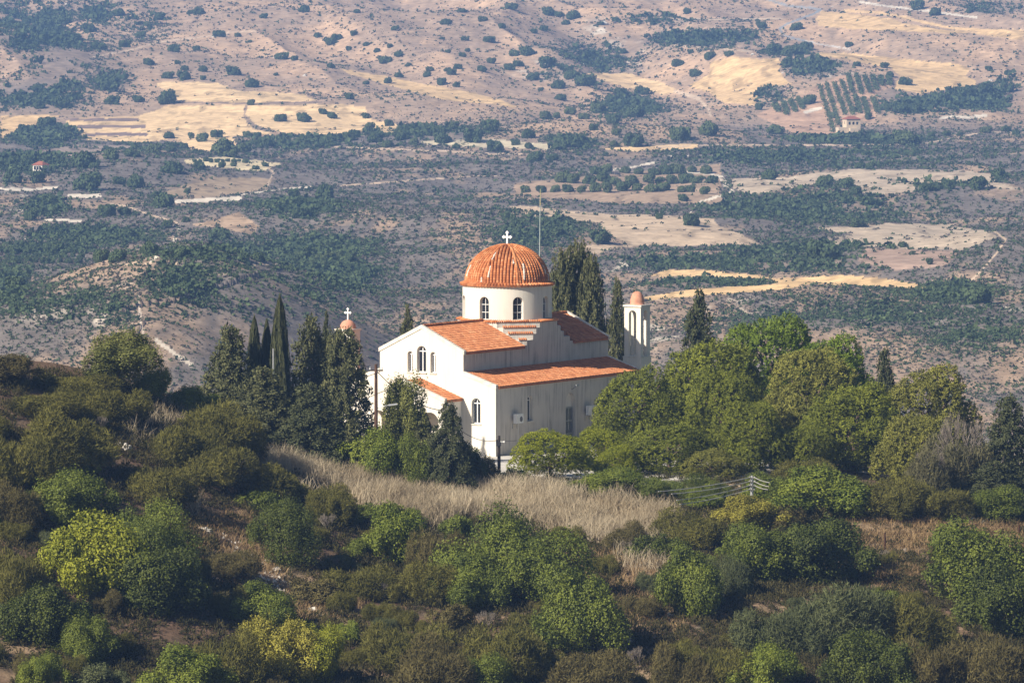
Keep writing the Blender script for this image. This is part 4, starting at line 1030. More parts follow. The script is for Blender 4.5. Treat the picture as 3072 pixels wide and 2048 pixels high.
#==PART4==
# ------------------------------------------------------------------ trees round the church
T, SH = 'tree', 'shrub'
PG = 'pines beside the church'
for a in [
 # kind, leaf, name, label, category, u, top, foot, width, metres away, group
 ('conifer','cyp','conifer_tree',"loose dark conifer at the far left of the cypress group",T,690,977,1230,205,414,None),
 ('cypress','cyp','slender_cypress',"slender cypress, leftmost of the three columnar ones",T,763,951,1180,44,416,'slender cypresses'),
 ('cypress','cyp','slender_cypress',"shortest slender cypress, between the other two columnar ones",T,800,960,1180,40,417,'slender cypresses'),
 ('cypress','cyp','slender_cypress',"tallest slender cypress, right beside the grey metal post",T,839,890,1180,54,415,'slender cypresses'),
 ('conifer','cyp','conifer_tree',"broad grey-green conifer right of the tallest slender cypress",T,934,949,1320,180,418,None),
 ('conifer','cypd','conifer_tree',"thin dark conifer tip rising behind the broad grey-green conifer",T,978,940,1300,70,421,None),
 ('bushy','cyp','conifer_tree',"broad conifer hiding the lower part of the white-crossed bell tower",T,1030,1000,1340,170,417,None),
 ('conifer','cyp','conifer_tree',"low bushy conifer spreading below the slender cypresses",T,790,1100,1290,230,407,None),
 ('conifer','cypd','conifer_tree',"low wide conifer at the foot of the broad grey-green conifers",T,930,1150,1340,230,404,None),
 ('conifer','cyp','conifer_tree',"pointed conifer peeping over the nave roof behind the west gable",T,1223,918,1100,95,472,None),
 ('bushy','cyp','conifer_tree',"big dark many-tipped cypress behind the drum, left trunk",T,1690,772,1100,118,476,None),
 ('bushy','cyp','conifer_tree',"tallest dark cypress behind the dome, middle of its clump",T,1733,748,1100,130,478,None),
 ('bushy','cyp','conifer_tree',"dark cypress on the right side of the clump behind the drum",T,1775,790,1100,110,474,None),
 ('conifer','cyp','conifer_tree',"narrow dark cypress left of the slim open bell tower",T,1851,834,1130,80,468,None),
 ('conifer','cypd','conifer_tree',"small dark cypress showing beside the slim open bell tower",T,1905,872,1130,60,474,None),
 ('conifer','cypd','conifer_tree',"dark grey-green conifer standing alone above the pines",T,2097,872,1100,150,470,None),
 ('conifer','cypd','conifer_tree',"small dark conifer behind the pines on the right",T,2655,1046,1200,110,462,None),
 ('tree','olivet','olive_tree',"pale olive-green tree in front of the west gable beside the brown pole",T,1205,1106,1330,135,408,None),
 ('conifer','cypd','conifer_tree',"dark leaning conifer in front of the porch arches",T,1345,1205,1400,135,402,None),
 ('conifer','cyp','conifer_tree',"grey-green conifer between the brown pole and the porch",T,1268,1225,1390,110,407,None),
 ('pine','pineb','pine_tree',"bright green pine at the back, topmost of the pine grove",T,2322,918,1200,350,452,PG),
 ('pine','pineb','pine_tree',"vivid green pine second from the back, right of the topmost pine",T,2475,993,1250,330,446,PG),
 ('pine','pine','pine_tree',"large rounded pine directly right of the slim bell tower",T,2130,1003,1290,350,440,PG),
 ('pine','pineo','pine_tree',"big pale olive pine in the middle of the grove",T,2440,1022,1400,300,434,PG),
 ('pine','pine','pine_tree',"rounded pine overlapping the end of the church side wall",T,1915,1085,1360,270,430,PG),
 ('pine','pine','pine_tree',"pine in the centre left of the grove, left of the pale olive pine",T,2165,1085,1400,250,427,PG),
 ('pine','pineo','pine_tree',"wide domed pine at the right end of the grove",T,2775,1084,1400,330,436,PG),
 ('pine','pine','pine_tree',"dark-bottomed pine with yellow-green top in the grove's right half",T,2560,1138,1440,310,424,PG),
 ('pine','pine','pine_tree',"upright oval pine at the front centre of the grove",T,2255,1185,1450,220,417,PG),
 ('pine','pine','pine_tree',"low broad pine at the front left of the grove",T,2010,1262,1470,290,416,PG),
 ('pine','piney','pine_tree',"small yellowish pine against the side wall near the door",T,1793,1272,1400,170,419,PG),
 ('pine','piney','pine_tree',"smallest yellowish pine in front of the side-wall pines",T,1850,1328,1420,130,413,PG),
 ('parasol','piney','pine_tree',"lone yellow-green pine standing on the pale forecourt by the side wall",T,1650,1286,1450,200,410,PG),
 ('pine','pineo','pine_tree',"dull olive pine below the wide domed pine",T,2745,1228,1500,240,417,PG),
 ('pine','pineo','pine_tree',"low olive pine filling the front between the two front pines",T,2130,1340,1480,200,413,PG),
 ('pine','pine','pine_tree',"pine low in the grove under the pale olive pine",T,2420,1260,1450,200,418,PG),
 ('bare','greyish','bare_tree',"half-bare grey tree with pale branches right of the pines",T,2890,1225,1500,230,410,None),
 ('bare','greyish','bare_tree',"smaller half-bare grey tree beside the larger one at the right",T,2790,1330,1520,150,405,None),
 ('conifer','cypd','conifer_tree',"dark conifer at the right edge behind the half-bare tree",T,3030,1188,1520,190,414,None),
 ('conifer','cypd','conifer_tree',"dark low conifer at the right edge under the taller one",T,2985,1380,1550,190,406,None),
]: plant(*a[:10], group=a[10])

# ------------------------------------------------------------------ shrubs, each with its own place on the slope
for a in [
 ('leafy','bright','leafy_shrub',"bright leafy shrub below the brown pole",SH,1100,1278,1395,200,403),
 ('leafy','mid','leafy_shrub',"green leafy shrub in front of the porch corner",SH,1235,1310,1400,140,402.5),
 ('leafy','dark','leafy_shrub',"dark leafy shrub touching the white front wall's foot",SH,1375,1325,1410,140,404),
 ('small','brown','flowering_shrub',"small shrub with reddish flowers left of the short dark pole",SH,1440,1360,1425,100,405),
 ('small','mid','leafy_shrub',"small green shrub between the short dark pole and the lone pine",SH,1540,1398,1440,100,406),
 ('leafy','bright','leafy_shrub',"bright green shrub right of the lone pine's trunk",SH,1850,1400,1510,230,404),
 ('leafy','mid','leafy_shrub',"green shrub hiding the wires' left end at the grass edge",SH,1965,1432,1520,150,402),
 ('broom','olive','broom_shrub',"rounded olive-green broom above the bright shrub under the pines",SH,2440,1360,1450,190,None),
 ('leafy','bright','leafy_shrub',"large bright green shrub right of the grey pole",SH,2440,1395,1555,310,None),
 ('broom','olive','broom_shrub',"dull olive shrub right of the large bright green one",SH,2670,1412,1550,200,None),
 ('leafy','mid','leafy_shrub',"green shrub low at the right edge below the dark conifers",SH,2990,1462,1565,200,None),
 ('small','bright','leafy_shrub',"fresh green reeds below the wires near the grey pole",SH,2140,1475,1530,130,None),
 ('leafy','gold','leafy_shrub',"yellow shrub in front of the grey pole",SH,2230,1482,1580,200,None),
 ('broom','brown','broom_shrub',"brownish twiggy shrub right of the yellow one",SH,2370,1480,1590,180,None),
 ('broom','olive','broom_shrub',"olive broom at the right end of the tall dry grass",SH,2060,1522,1640,210,None),
 ('leafy','dark','leafy_shrub',"large dark green shrub right of the middle with deep shadow",SH,2440,1545,1750,290,None),
 ('leafy','mid','leafy_shrub',"mid-green shrub left of the large dark shrub",SH,2260,1565,1745,220,None),
 ('leafy','mid','leafy_shrub',"loose green shrub on the slope with thin pale stems",SH,2080,1630,1850,190,None),
 ('broom','oliveg','broom_shrub',"grey-green broom between the loose shrub and the dark shrub",SH,2190,1640,1790,150,None),
 ('leafy','mid','leafy_shrub',"big rounded green shrub at the right edge by the fence",SH,2900,1572,1800,330,None),
 ('leafy','dark','leafy_shrub',"dark lower part shrub under the big rounded one at right",SH,2990,1690,1900,260,None),
 ('broom','oliveg','broom_shrub',"large grey-olive broom at the lower right",SH,2540,1718,1960,310,None),
 ('broom','oliveg','broom_shrub',"grey-olive broom left of the large one at lower right",SH,2360,1770,1960,240,None),
 ('broom','olive','broom_shrub',"olive broom right of the large grey-olive one",SH,2750,1780,1960,220,None),
 ('leafy','bright','leafy_shrub',"fresh green shrub at the bottom edge right of the middle",SH,2310,1920,2090,200,None),
 ('leafy','dark','leafy_shrub',"dark leafy shrub at the bottom right beneath the large broom",SH,2600,1890,2080,260,None),
 ('broom','brown','broom_shrub',"brown-green broom in the bottom right corner",SH,2980,1870,2080,270,None),
 ('broom','brown','broom_shrub',"brown broom at the bottom between the dark shrub and the corner",SH,2800,1900,2090,200,None),
 ('broom','olive','broom_shrub',"olive broom at the bottom left of the fresh green shrub",SH,2120,1880,2080,230,None),
 ('broom','brown','broom_shrub',"brownish broom at the slope below the loose green shrub",SH,2040,1920,2100,160,None),
 ('fine','mid','leafy_shrub',"huge dense green shrub in the centre below the dry grass",SH,1520,1520,1800,350,None),
 ('leafy','mid','leafy_shrub',"green lower left part shrub leaning on the huge central one",SH,1420,1660,1830,200,None),
 ('leafy','mid','leafy_shrub',"yellow-tipped green shrub right below the huge central one",SH,1720,1705,1960,270,None),
 ('leafy','bright','leafy_shrub',"fresh light green shrub left of the huge central one",SH,1172,1506,1690,190,None),
 ('broom','brown','broom_shrub',"brown twiggy shrub between the two green central shrubs",SH,1310,1552,1740,150,None),
 ('broom','olive','broom_shrub',"olive broom below the brown twiggy shrub",SH,1310,1665,1810,190,None),
 ('broom','olive','broom_shrub',"dark olive broom below the fresh light green shrub",SH,1100,1665,1800,200,None),
 ('fine','dark','evergreen_shrub',"dense dark evergreen shrub on the bare slope left of the middle",SH,870,1486,1710,185,None),
 ('broom','olive','broom_shrub',"rounded olive broom above the dense dark evergreen",SH,820,1382,1500,190,None),
 ('broom','olive','broom_shrub',"flat olive broom at the left end of the dry grass",SH,930,1340,1400,150,None),
 ('broom','olive','broom_shrub',"dark olive broom in shade behind the dense dark evergreen",SH,980,1440,1580,150,None),
 ('leafy','gold','leafy_shrub',"yellow-leaved shrub at the bottom left of the middle",SH,840,1835,2040,210,None),
 ('leafy','yellow','leafy_shrub',"yellow-green shrub right behind the yellow-leaved one",SH,965,1870,2050,160,None),
 ('leafy','mid','leafy_shrub',"green shrub above the yellow-leaved one",SH,800,1738,1880,190,None),
 ('small','bright','leafy_shrub',"small vivid green shrub right of the yellow-leaved ones",SH,1035,1853,1935,80,None),
 ('broom','olive','broom_shrub',"wide olive broom at the bottom, left of centre",SH,1200,1820,2010,260,None),
 ('broom','brown','broom_shrub',"brown-olive broom at the bottom under the wide olive one",SH,1290,1900,2080,240,None),
 ('broom','olive','broom_shrub',"olive broom at the bottom centre",SH,1540,1830,2040,260,None),
 ('broom','brown','broom_shrub',"brown-olive broom at the bottom right of centre",SH,1760,1930,2090,240,None),
 ('leafy','mid','leafy_shrub',"low green shrub at the bottom centre edge",SH,1450,1965,2100,190,None),
 ('small','brown','dry_shrub',"dry seed-headed shrub in the middle of the lower slope",SH,1370,1800,1890,110,None),
 ('leafy','yellow','leafy_shrub',"big vivid yellow-green shrub at the left",SH,300,1535,1790,290,None),
 ('leafy','mid','leafy_shrub',"light green shrub above the vivid yellow-green one",SH,220,1400,1570,250,None),
 ('fine','mid','leafy_shrub',"green sloping shrub right of the vivid yellow-green one",SH,440,1500,1740,250,None),
 ('leafy','dark','leafy_shrub',"dark shaded shrub below the vivid yellow-green one",SH,470,1640,1850,270,None),
 ('broom','olive','broom_shrub',"olive yellowish shrub at the left edge",SH,70,1590,1830,180,None),
 ('leafy','dark','leafy_shrub',"dark shrub at the left edge, lower down",SH,110,1740,1930,240,None),
 ('leafy','mid','leafy_shrub',"green shrub in the bottom left shade",SH,262,1842,1990,180,None),
 ('leafy','bright','leafy_shrub',"bright leafy shrub at the bottom edge, left",SH,530,1930,2090,220,None),
 ('leafy','bright','leafy_shrub',"small bright shrub in the bottom left corner",SH,125,1950,2080,130,None),
 ('small','oliveg','leafy_shrub',"pale grey shrub at the bottom edge between the bright ones",SH,270,1985,2080,150,None),
 ('broom','olive','broom_shrub',"olive broom at the bottom between the bright and yellow shrubs",SH,680,1880,2070,190,None),
 ('tree','olivet','olive_tree',"round olive-green tree crowning the left ridge",T,352,985,1200,215,397),
 ('leafy','bright','leafy_shrub',"bright green shrub right of the ridge-top tree",SH,465,1098,1230,120,400),
 ('leafy','bright','leafy_shrub',"light green shrub at the foot of the loose dark conifer",SH,555,1150,1290,150,402),
 ('tree','brown','olive_tree',"brownish tree at the left edge of the ridge",T,30,1055,1290,170,389),
 ('broom','olive','broom_shrub',"olive broom on the ridge skyline left of the round tree",SH,220,1105,1260,230,392),
 ('broom','olive','broom_shrub',"dark olive broom below the brownish tree",SH,120,1170,1330,210,384),
 ('broom','olive','broom_shrub',"olive broom right of the dry ridge grass",SH,330,1130,1260,180,None),
 ('broom','olive','broom_shrub',"large dark olive broom in the upper left slope",SH,200,1220,1400,260,None),
 ('broom','olive','broom_shrub',"olive broom at the left edge of the upper slope",SH,40,1270,1450,220,None),
 ('broom','olive','broom_shrub',"wide olive broom below the low bushy conifer",SH,660,1190,1370,250,None),
 ('broom','olive','broom_shrub',"olive-green broom in the dip left of the wide one",SH,530,1230,1390,190,None),
 ('broom','olive','broom_shrub',"dark olive broom in the hollow under the wide one",SH,620,1300,1450,220,None),
 ('broom','olive','broom_shrub',"olive broom in the shaded hollow of the left slope",SH,470,1370,1510,200,None),
 ('small','bright','leafy_shrub',"small bright shrub on the reddish bare patch",SH,265,1330,1420,120,None),
 ('broom','brown','broom_shrub',"brown scrubby broom at the left edge by the light green shrub",SH,45,1430,1590,170,None),
 ('broom','brown','broom_shrub',"small brown shrub at the foot of the low wide conifer",SH,940,1260,1370,120,None),
 ('broom','olive','broom_shrub',"olive broom left of the brown pole's foot",SH,1000,1290,1410,150,None),
 ('broom','olive','broom_shrub',"olive broom at the edge of the grass near the conifers",SH,720,1290,1380,130,None),
 ('fine','mid','leafy_shrub',"green shrub under the front pines left of the grey pole",SH,2100,1420,1515,150,None),
 ('leafy','mid','leafy_shrub',"green shrub under the upright oval pine",SH,2300,1420,1520,170,None),
 ('broom','olive','broom_shrub',"olive scrub under the half-bare grey trees",SH,2830,1440,1560,200,None),
 ('small','dark','leafy_shrub',"small dark shrub on the slope right of the dry grass",SH,1960,1590,1680,130,None),
 ('broom','oliveg','broom_shrub',"small grey broom on the bare slope right of the central shrub",SH,1960,1690,1780,110,None),
 ('broom','brown','dry_shrub',"dry brown bush on the bare slope right of the central shrub",SH,1880,1560,1650,130,None),
 ('broom','brown','dry_shrub',"dry brown bush low on the bare right slope",SH,1930,1770,1850,120,None),
 ('broom','brown','dry_shrub',"dry brown bush on the bare slope left of the dense evergreen",SH,690,1640,1730,150,None),
 ('small','brown','dry_shrub',"dry twiggy bush below the dense dark evergreen",SH,930,1730,1810,140,None),
]:
    plant(*a[:10], group=('brooms on the hillside' if a[0] == 'broom' else 'leafy shrubs on the hillside') if a[4] == SH else None)

# ------------------------------------------------------------------ dry grass and low litter of stems
def stems(name, pts, hgt, wdt, lean, material, rng, cat, label, bend=.3):
    cl = fbm(pts[:,0]/2.6, pts[:,1]/2.6, 3, 19); keep = (cl > .43) | (rng.random(len(pts)) < .45); pts = pts[keep]; cl = cl[keep]
    n = len(pts); h = hgt*(.5+.75*rng.random(n))*(.45+1.1*cl); a = rng.random(n)*6.283
    side = np.stack([np.cos(a), np.sin(a), np.zeros(n)], -1); b = rng.normal(size=(n,3))*np.array((lean,lean,0)); b[:,2] = 1
    D = unit(b); W = wdt*(.6+.8*rng.random(n))[:,None]
    mid = pts+D*h[:,None]*.55; tip = pts+unit(D+rng.normal(size=(n,3))*bend*np.array((1,1,.2)))*h[:,None]
    V = np.stack([pts-side*W*.5, pts+side*W*.5, mid+side*W*.42, mid-side*W*.42, tip-side*W*.12, tip+side*W*.12], 1).reshape(-1,3)
    i = np.arange(n)*6; Q = np.concatenate([np.stack([i,i+1,i+2,i+3],-1), np.stack([i+3,i+2,i+5,i+4],-1)])
    me = np_mesh(name, V, Q, np.repeat(np.clip(rng.random(n)*.5+.9*(fbm(pts[:,0]/3.5,pts[:,1]/3.5,3,7)-.25), 0, 1), 6))
    return tag(link(name, me, material), label, cat, None, 'stuff')
straw_m = tint_mat('straw', (.27,.215,.135), (.66,.575,.42), .25, .9, mid=(.46,.385,.265))
rust_m = tint_mat('dry_stem', (.14,.09,.045), (.42,.30,.155), .15, .9)
def scatter_px(n, poly_px, rng):
    """points on the hillside inside an outline seen in the photo"""
    xs = np.array([p[0] for p in poly_px]); ys = np.array([p[1] for p in poly_px])
    # work on the ground: project a fine set of ground points and keep those inside
    m = n*60; out = []
    c = [near_hit(u, v) for u, v in poly_px]
    x0, x1 = min(p.x for p in c)-2, max(p.x for p in c)+2; y0, y1 = min(p.y for p in c)-2, max(p.y for p in c)+2
    tot = 0
    while tot < n:
        x = rng.uniform(x0, x1, 60000); y = rng.uniform(y0, y1, 60000); z = H(x, y); u, v = project(x, y, z)
        k = inside(u+rng.normal(size=len(u))*12, v+rng.normal(size=len(u))*9, poly_px); P = np.stack([x,y,z],-1)[k]
        if len(P) == 0: break
        out.append(P); tot += len(P)
    return np.concatenate(out)[:n]
rg = np.random.default_rng(5)
GRASS = [(760,1385),(960,1405),(1100,1425),(1250,1445),(1450,1468),(1650,1488),(1850,1515),(2010,1550),(2060,1620),(1900,1640),(1700,1620),(1560,1560),(1400,1540),(1330,1590),(1250,1570),(1080,1510),(960,1450),(780,1400)]
stems("dry_grass", scatter_px(66000, GRASS, rg)-np.array((0,0,.05)), 1.25, .03, .22, straw_m, rg, "grass", "tall pale dry grass in front of the church")
g2 = [np.array(scatter_px(n, P, rg)) for n, P in [(2600,[(430,1150),(560,1180),(560,1300),(430,1290),(380,1220)]),(2200,[(380,1180),(520,1200),(620,1330),(520,1380),(380,1330)]),(900,[(700,1340),(780,1340),(800,1430),(690,1440)]),(1200,[(930,1380),(1010,1400),(1000,1490),(900,1480)]),(900,[(470,1480),(580,1490),(600,1560),(480,1540)]),(1000,[(1500,1600),(1100,1620),(1120,1560)]),(1800,[(1820,1580),(2010,1600),(2000,1720),(1880,1720)])]]
stems("dry_grass", np.concatenate(g2)-np.array((0,0,.05)), 1.05, .03, .35, straw_m, rg, "grass", "scattered tufts of pale dry grass on the left ridge and bare slopes")
g3 = [np.array(scatter_px(n, P, rg)) for n, P in [(15000,[(2520,1545),(3072,1570),(3072,1680),(2800,1650),(2600,1680),(2560,1620)]),(7000,[(2560,1640),(2760,1700),(2740,1790),(2560,1730)]),(6000,[(480,1300),(700,1360),(640,1420),(480,1400)]),(9000,[(470,1520),(800,1560),(860,1720),(620,1700)]),(9000,[(1720,1590),(2080,1650),(2060,1900),(1880,1880),(1720,1700)]),(5000,[(850,1750),(1100,1800),(1000,1860),(880,1850)])]]
stems("dry_grass", np.concatenate(g3)-np.array((0,0,.05)), .50, .04, .45, rust_m, rg, "grass", "short reddish-brown dry grass on the open slopes")
# low undergrowth between the shrubs; the gaps' shade is put into its dark colours
x = rg.uniform(-70, 70, 42000); y = rg.uniform(325, 412, 42000); z = H(x, y); u, v = project(x, y, z)
k = (u > -250) & (u < 3350) & (v > 1120) & (v < 2200) & ~inside(u, v, GRASS) & (fbm(x/4, y/4, 3, 71) > .33) & (~((u > 1000) & (u < 1900) & (v < 1450)))
for P in ([(620,1560),(780,1560),(1000,1830),(850,1850),(680,1700)], [(1780,1620),(1950,1620),(2080,1880),(1950,1880)], [(2540,1560),(3072,1580),(3072,1680),(2560,1660)]): k &= ~(inside(u, v, P) & (rg.random(len(u)) < .8))
P = np.stack([x,y,z],-1)[k]; r = .22+.50*rg.random(len(P))**2.5
nl = 30; C = np.repeat(P, nl, 0); d = unit(rg.normal(size=C.shape)); d[:,2] = np.abs(d[:,2]); R = np.repeat(r, nl)[:,None]
pt = C+d*R*np.array((1,1,1.1))*(.5+.5*rg.random(len(C)))[:,None]; D = unit(d+rg.normal(size=C.shape)*.5+np.array((0,0,.5)))
V, Q, TT = leaves(pt, D, .26, .07, np.clip(np.repeat(rg.random(len(P)),nl)*.6+.4*rg.random(len(C)), 0, 1), rg)
tag(link("undergrowth", np_mesh("undergrowth", V, Q, TT), tint_mat('undergrowth', (.022,.022,.007), (.13,.105,.04), .08, .9, mid=(.055,.052,.018))), "low olive-brown undergrowth between the shrubs", "undergrowth", None, 'stuff')

# more brooms closing the gaps, each an object of its own
BARE_GROUND = ([(520,1560),(780,1560),(1000,1830),(850,1850),(640,1700)], [(1740,1600),(1980,1620),(2100,1880),(1950,1920)], [(2540,1540),(3200,1560),(3200,1700),(2560,1680)], [(400,1160),(560,1180),(640,1310),(420,1330)], [(480,1500),(800,1540),(700,1640)], [(700,1370),(960,1385),(2060,1400),(2060,1560),(1350,1560),(960,1500),(760,1450)])
taken = [(o.location.x, o.location.y, o.scale.x) for o in COL.objects if o.get('category') == 'shrub']
nf = 0
for _ in range(9000):
    fx, fy = rg.uniform(-62, 62), rg.uniform(328, 400); fz = H1(fx, fy) if False else 0
    if nf >= 125: break
    r = rg.uniform(.7, 1.6)
    if any((fx-a)**2+((fy-b)*.8)**2 < (.46*(c+r))**2 for a, b, c in taken): continue
    fz = H1(fx, fy); u, v = project(fx, fy, fz)
    if not (-140 < u < 3220 and 1130 < v < 2150): continue
    if any(inside(np.array([u]), np.array([v]), Q_)[0] for Q_ in BARE_GROUND): continue
    taken.append((fx, fy, r)); nf += 1
    q = rg.random(); kind, leaf = ('broom','olive') if q < .55 else ('broom','brown') if q < .68 else ('broom','oliveg') if q < .78 else ('small','mid') if q < .92 else ('small','dark')
    o = put('broom_shrub' if kind == 'broom' else 'leafy_shrub', pick(kind), G[leaf]); o.location = (fx, fy, fz-.08); o.scale = (r, r, r*rg.uniform(.9,1.35)); o.rotation_euler = (0,0,rg.random()*6.28)
    nm = {'olive':"small olive broom",'brown':"small brownish broom",'oliveg':"small grey-green broom",'mid':"small green leafy shrub",'dark':"small dark leafy shrub"}[leaf]
    side = "on the left slope" if u < 1000 else "on the middle slope" if u < 2050 else "on the right slope"
    tag(o, nm+" filling a gap between bigger shrubs "+side, "shrub", nm.replace("small ", "small gap-filling ")+"s "+side)
# ------------------------------------------------------------------ fence posts, rocks, rubbish
posts = [(2654,1597,"leftmost of the three rusty fence posts on the dry grass"),(2927,1570,"middle rusty fence post above the big rounded shrub"),(3057,1572,"rusty fence post at the right edge of the picture")]
tops = []
for u, v, lab in posts:
    b = near_hit(u, v+52); h = at(u, v, b.y).z-b.z; e = empty("fence_post", b, 0, lab, "fence post", "rusty fence posts")
    m = MB(); m.tube([(0,0,-.4),(.02,0,h*.5),(.0,.03,h)], [.075,.07,.06], 6); m.build("post", rust, e); tops.append((b, h))
for k, f in enumerate((.9,.5)):
    wire(tops[0][0]+Vector((0,0,tops[0][1]*f)), tops[1][0]+Vector((0,0,tops[1][1]*f)), .08, .008, ["upper rusty wire between the left and middle fence posts","lower rusty wire between the left and middle fence posts"][k], "wire", "fence wires", rust)
    wire(tops[1][0]+Vector((0,0,tops[1][1]*f)), tops[2][0]+Vector((0,0,tops[2][1]*f)), .05, .008, ["upper rusty wire between the middle and right fence posts","lower rusty wire between the middle and right fence posts"][k], "wire", "fence wires", rust)
rock_m = mat("limestone", (.62,.58,.52), .95, scale=3, col2=(.36,.33,.29), bump=.4)
def rock(u, v, s, lab, grp=None, squash=.6):
    p = near_hit(u, v); rng = random.Random(int(u*7+v)); import bmesh
    bm = bmesh.new(); bmesh.ops.create_icosphere(bm, subdivisions=3, radius=1); sd = rng.random()*50
    for q in bm.verts:
        n = mnoise.noise(q.co*1.3+Vector((sd,0,0)))*.5+mnoise.noise(q.co*3+Vector((0,sd,0)))*.22; q.co *= 1+n; q.co.z *= squash
    me = bpy.data.meshes.new("rock"); bm.to_mesh(me); bm.free(); o = link("rock", me, rock_m); o.location = p+Vector((0,0,s*.15)); o.scale = (s,s*.8,s); o.rotation_euler = (0,0,rng.random()*6)
    return tag(o, lab, "rock", grp)
for u, v, s, lab in [(378,1352,.42,"white rock on the bare patch of the left slope"),(355,1340,.25,"small white stone just left of the white rock on the left slope"),(620,1600,.50,"pale rock at the top of the bare slope left of the dense evergreen"),(600,1592,.3,"pale stone left of the pale rock on the bare slope"),
      (805,1690,.35,"pale stone on the path below the dense evergreen"),(830,1712,.3,"pale stone lower on the path by the dense evergreen"),(905,1812,.32,"white stone above the yellow-leaved shrub"),(940,1838,.36,"white stone right of the yellow-leaved shrub's top"),(960,1855,.28,"small white stone by the small vivid green shrub"),
      (2890,1560,.5,"large pale rock in the field above the middle fence post"),(2915,1566,.4,"pale rock just right of the large pale one in the field"),(2865,1566,.3,"pale stone left of the large pale rock in the field"),(2950,1572,.28,"pale stone right of the pale rocks above the fence"),
      (1800,1650,.25,"pale stone on the bare slope right of the huge central shrub"),(2010,1850,.3,"pale stone low on the bare slope right of centre"),(1890,1930,.3,"pale stone in the dark hollow right of centre")]: rock(u, v, s, lab, "pale stones on the slopes")
# dead grey twigs sticking out between the shrubs
for i, (u, v, hh, lab) in enumerate([(560,1215,1.7,"dead grey twigs in the dry grass below the ridge-top tree"),(715,1400,1.5,"dead grey twigs left of the rounded broom above the evergreen"),(545,1480,1.4,"dead pale twigs above the bare slope on the left"),(985,1600,1.5,"dead grey twigs right of the dense dark evergreen"),
      (1140,1810,1.5,"dead grey twigs in the shade below the dark olive broom"),(1890,1670,1.3,"dead pale twigs on the bare slope right of the central shrub"),(1460,1890,1.3,"dead grey twigs on the lower slope under the huge central shrub"),(1915,2010,1.6,"pale dead twigs in the dark hollow at the bottom"),
      (300,1310,1.4,"dead grey twigs in the upper left brooms"),(1005,1720,1.2,"dead twigs by the dry twiggy bush below the evergreen"),(2080,1750,1.5,"pale dead twigs poking from the loose green shrub"),(2650,1700,1.3,"dead grey twigs at the edge of the red-brown grass on the right")]):
    p = near_hit(u, v); o = put("dead_shrub", BARE[i % 2], grey_bark); o.location = p-Vector((0,0,.05)); o.scale = (hh*.75, hh*.75, hh); o.rotation_euler = (.15*math.sin(i*2.1), .15*math.cos(i*1.3), i*1.7)
    tag(o, lab, "dead shrub", "dead twigs on the slope")
# pale gravel on the path down the slope
gp = [(560,1585),(650,1600),(760,1660),(850,1720),(930,1800),(1000,1870),(960,1890),(870,1800),(780,1740),(680,1680),(600,1640)]
gr = scatter_px(900, gp, rg); gl = []
for q in gr:
    s_ = .03+.14*rg.random()**3; a_ = rg.random()*6.28
    gl.append(q+np.array([(math.cos(a_+t)*s_*rg.uniform(.7,1.3), math.sin(a_+t)*s_*rg.uniform(.7,1.3), -.03) for t in (0,1.57,3.14,4.71)]+[(rg.normal()*s_*.3, rg.normal()*s_*.3, s_*.9)]))
gv = np.concatenate(gl); gi = np.arange(len(gr))*5
gq = np.concatenate([np.stack([gi+a, gi+(a+1) % 4, gi+4], -1) for a in range(4)])
tag(link("gravel", np_mesh("gravel", gv, gq), rock_m), "pale gravel strewn along the bare strip of the left slope", "gravel", None, 'stuff')
bagm = [mat("bag_blue", (.20,.34,.44), .5, .35, 5), mat("bag_white", (.66,.67,.68), .5, .25, 5), mat("bag_black", (.03,.03,.035), .4, .3, 5), mat("debris_brown", (.16,.09,.06), .9, .4, 5)]
def bag(u, v, s, mi, lab):
    p = near_hit(u, v); rng = random.Random(int(u*3+v)); import bmesh
    bm = bmesh.new(); bmesh.ops.create_icosphere(bm, subdivisions=3, radius=1); sd = rng.random()*90
    for q in bm.verts:
        n = mnoise.noise(q.co*1.1+Vector((sd,0,0)))*.35+abs(mnoise.noise(q.co*3.2+Vector((0,sd,0))))*.35; q.co *= .9+n
        if q.co.z > .55: q.co.x *= .6; q.co.y *= .6; q.co.z *= 1.15
        q.co.z = max(q.co.z, -.5)*.8
    me = bpy.data.meshes.new("rubbish_bag"); bm.to_mesh(me); bm.free(); o = link("rubbish_bag", me, bagm[mi]); o.location = p+Vector((0,0,s*.3)); o.scale = (s,s*.85,s); o.rotation_euler = (0,0,rng.random()*6)
    return tag(o, lab, "rubbish bag", "dumped rubbish at the grass edge")
CN = ["blue","white","black","brown"]
for i, (u, v, s, mi, lab) in enumerate([(1005,1472,.30,0,"pale blue rubbish bag at the top of the left dump"),(1020,1484,.26,1,"white rubbish bag below the pale blue one in the left dump"),(1035,1500,.24,1,"white rubbish bag low in the left dump"),(1052,1512,.25,3,"brown rubbish lump at the right end of the left dump"),(1000,1505,.24,2,"black rubbish bag low at the left of the left dump"),
      (1228,1462,.30,0,"pale blue rubbish bag topmost in the right dump"),(1200,1472,.28,3,"brown rubbish lump in the middle of the right dump"),(1180,1486,.24,1,"white rubbish bag at the left of the right dump"),(1210,1496,.28,0,"blue rubbish bag low in the right dump"),(1234,1502,.25,1,"white rubbish bag lowest in the right dump"),(1255,1480,.24,1,"white rubbish bag at the right end of the right dump"),(1195,1502,.22,2,"black rubbish bag low in the right dump"),(1072,1530,.26,2,"black rubbish bag on its own below the left dump")]): bag(u, v, s, mi, lab)
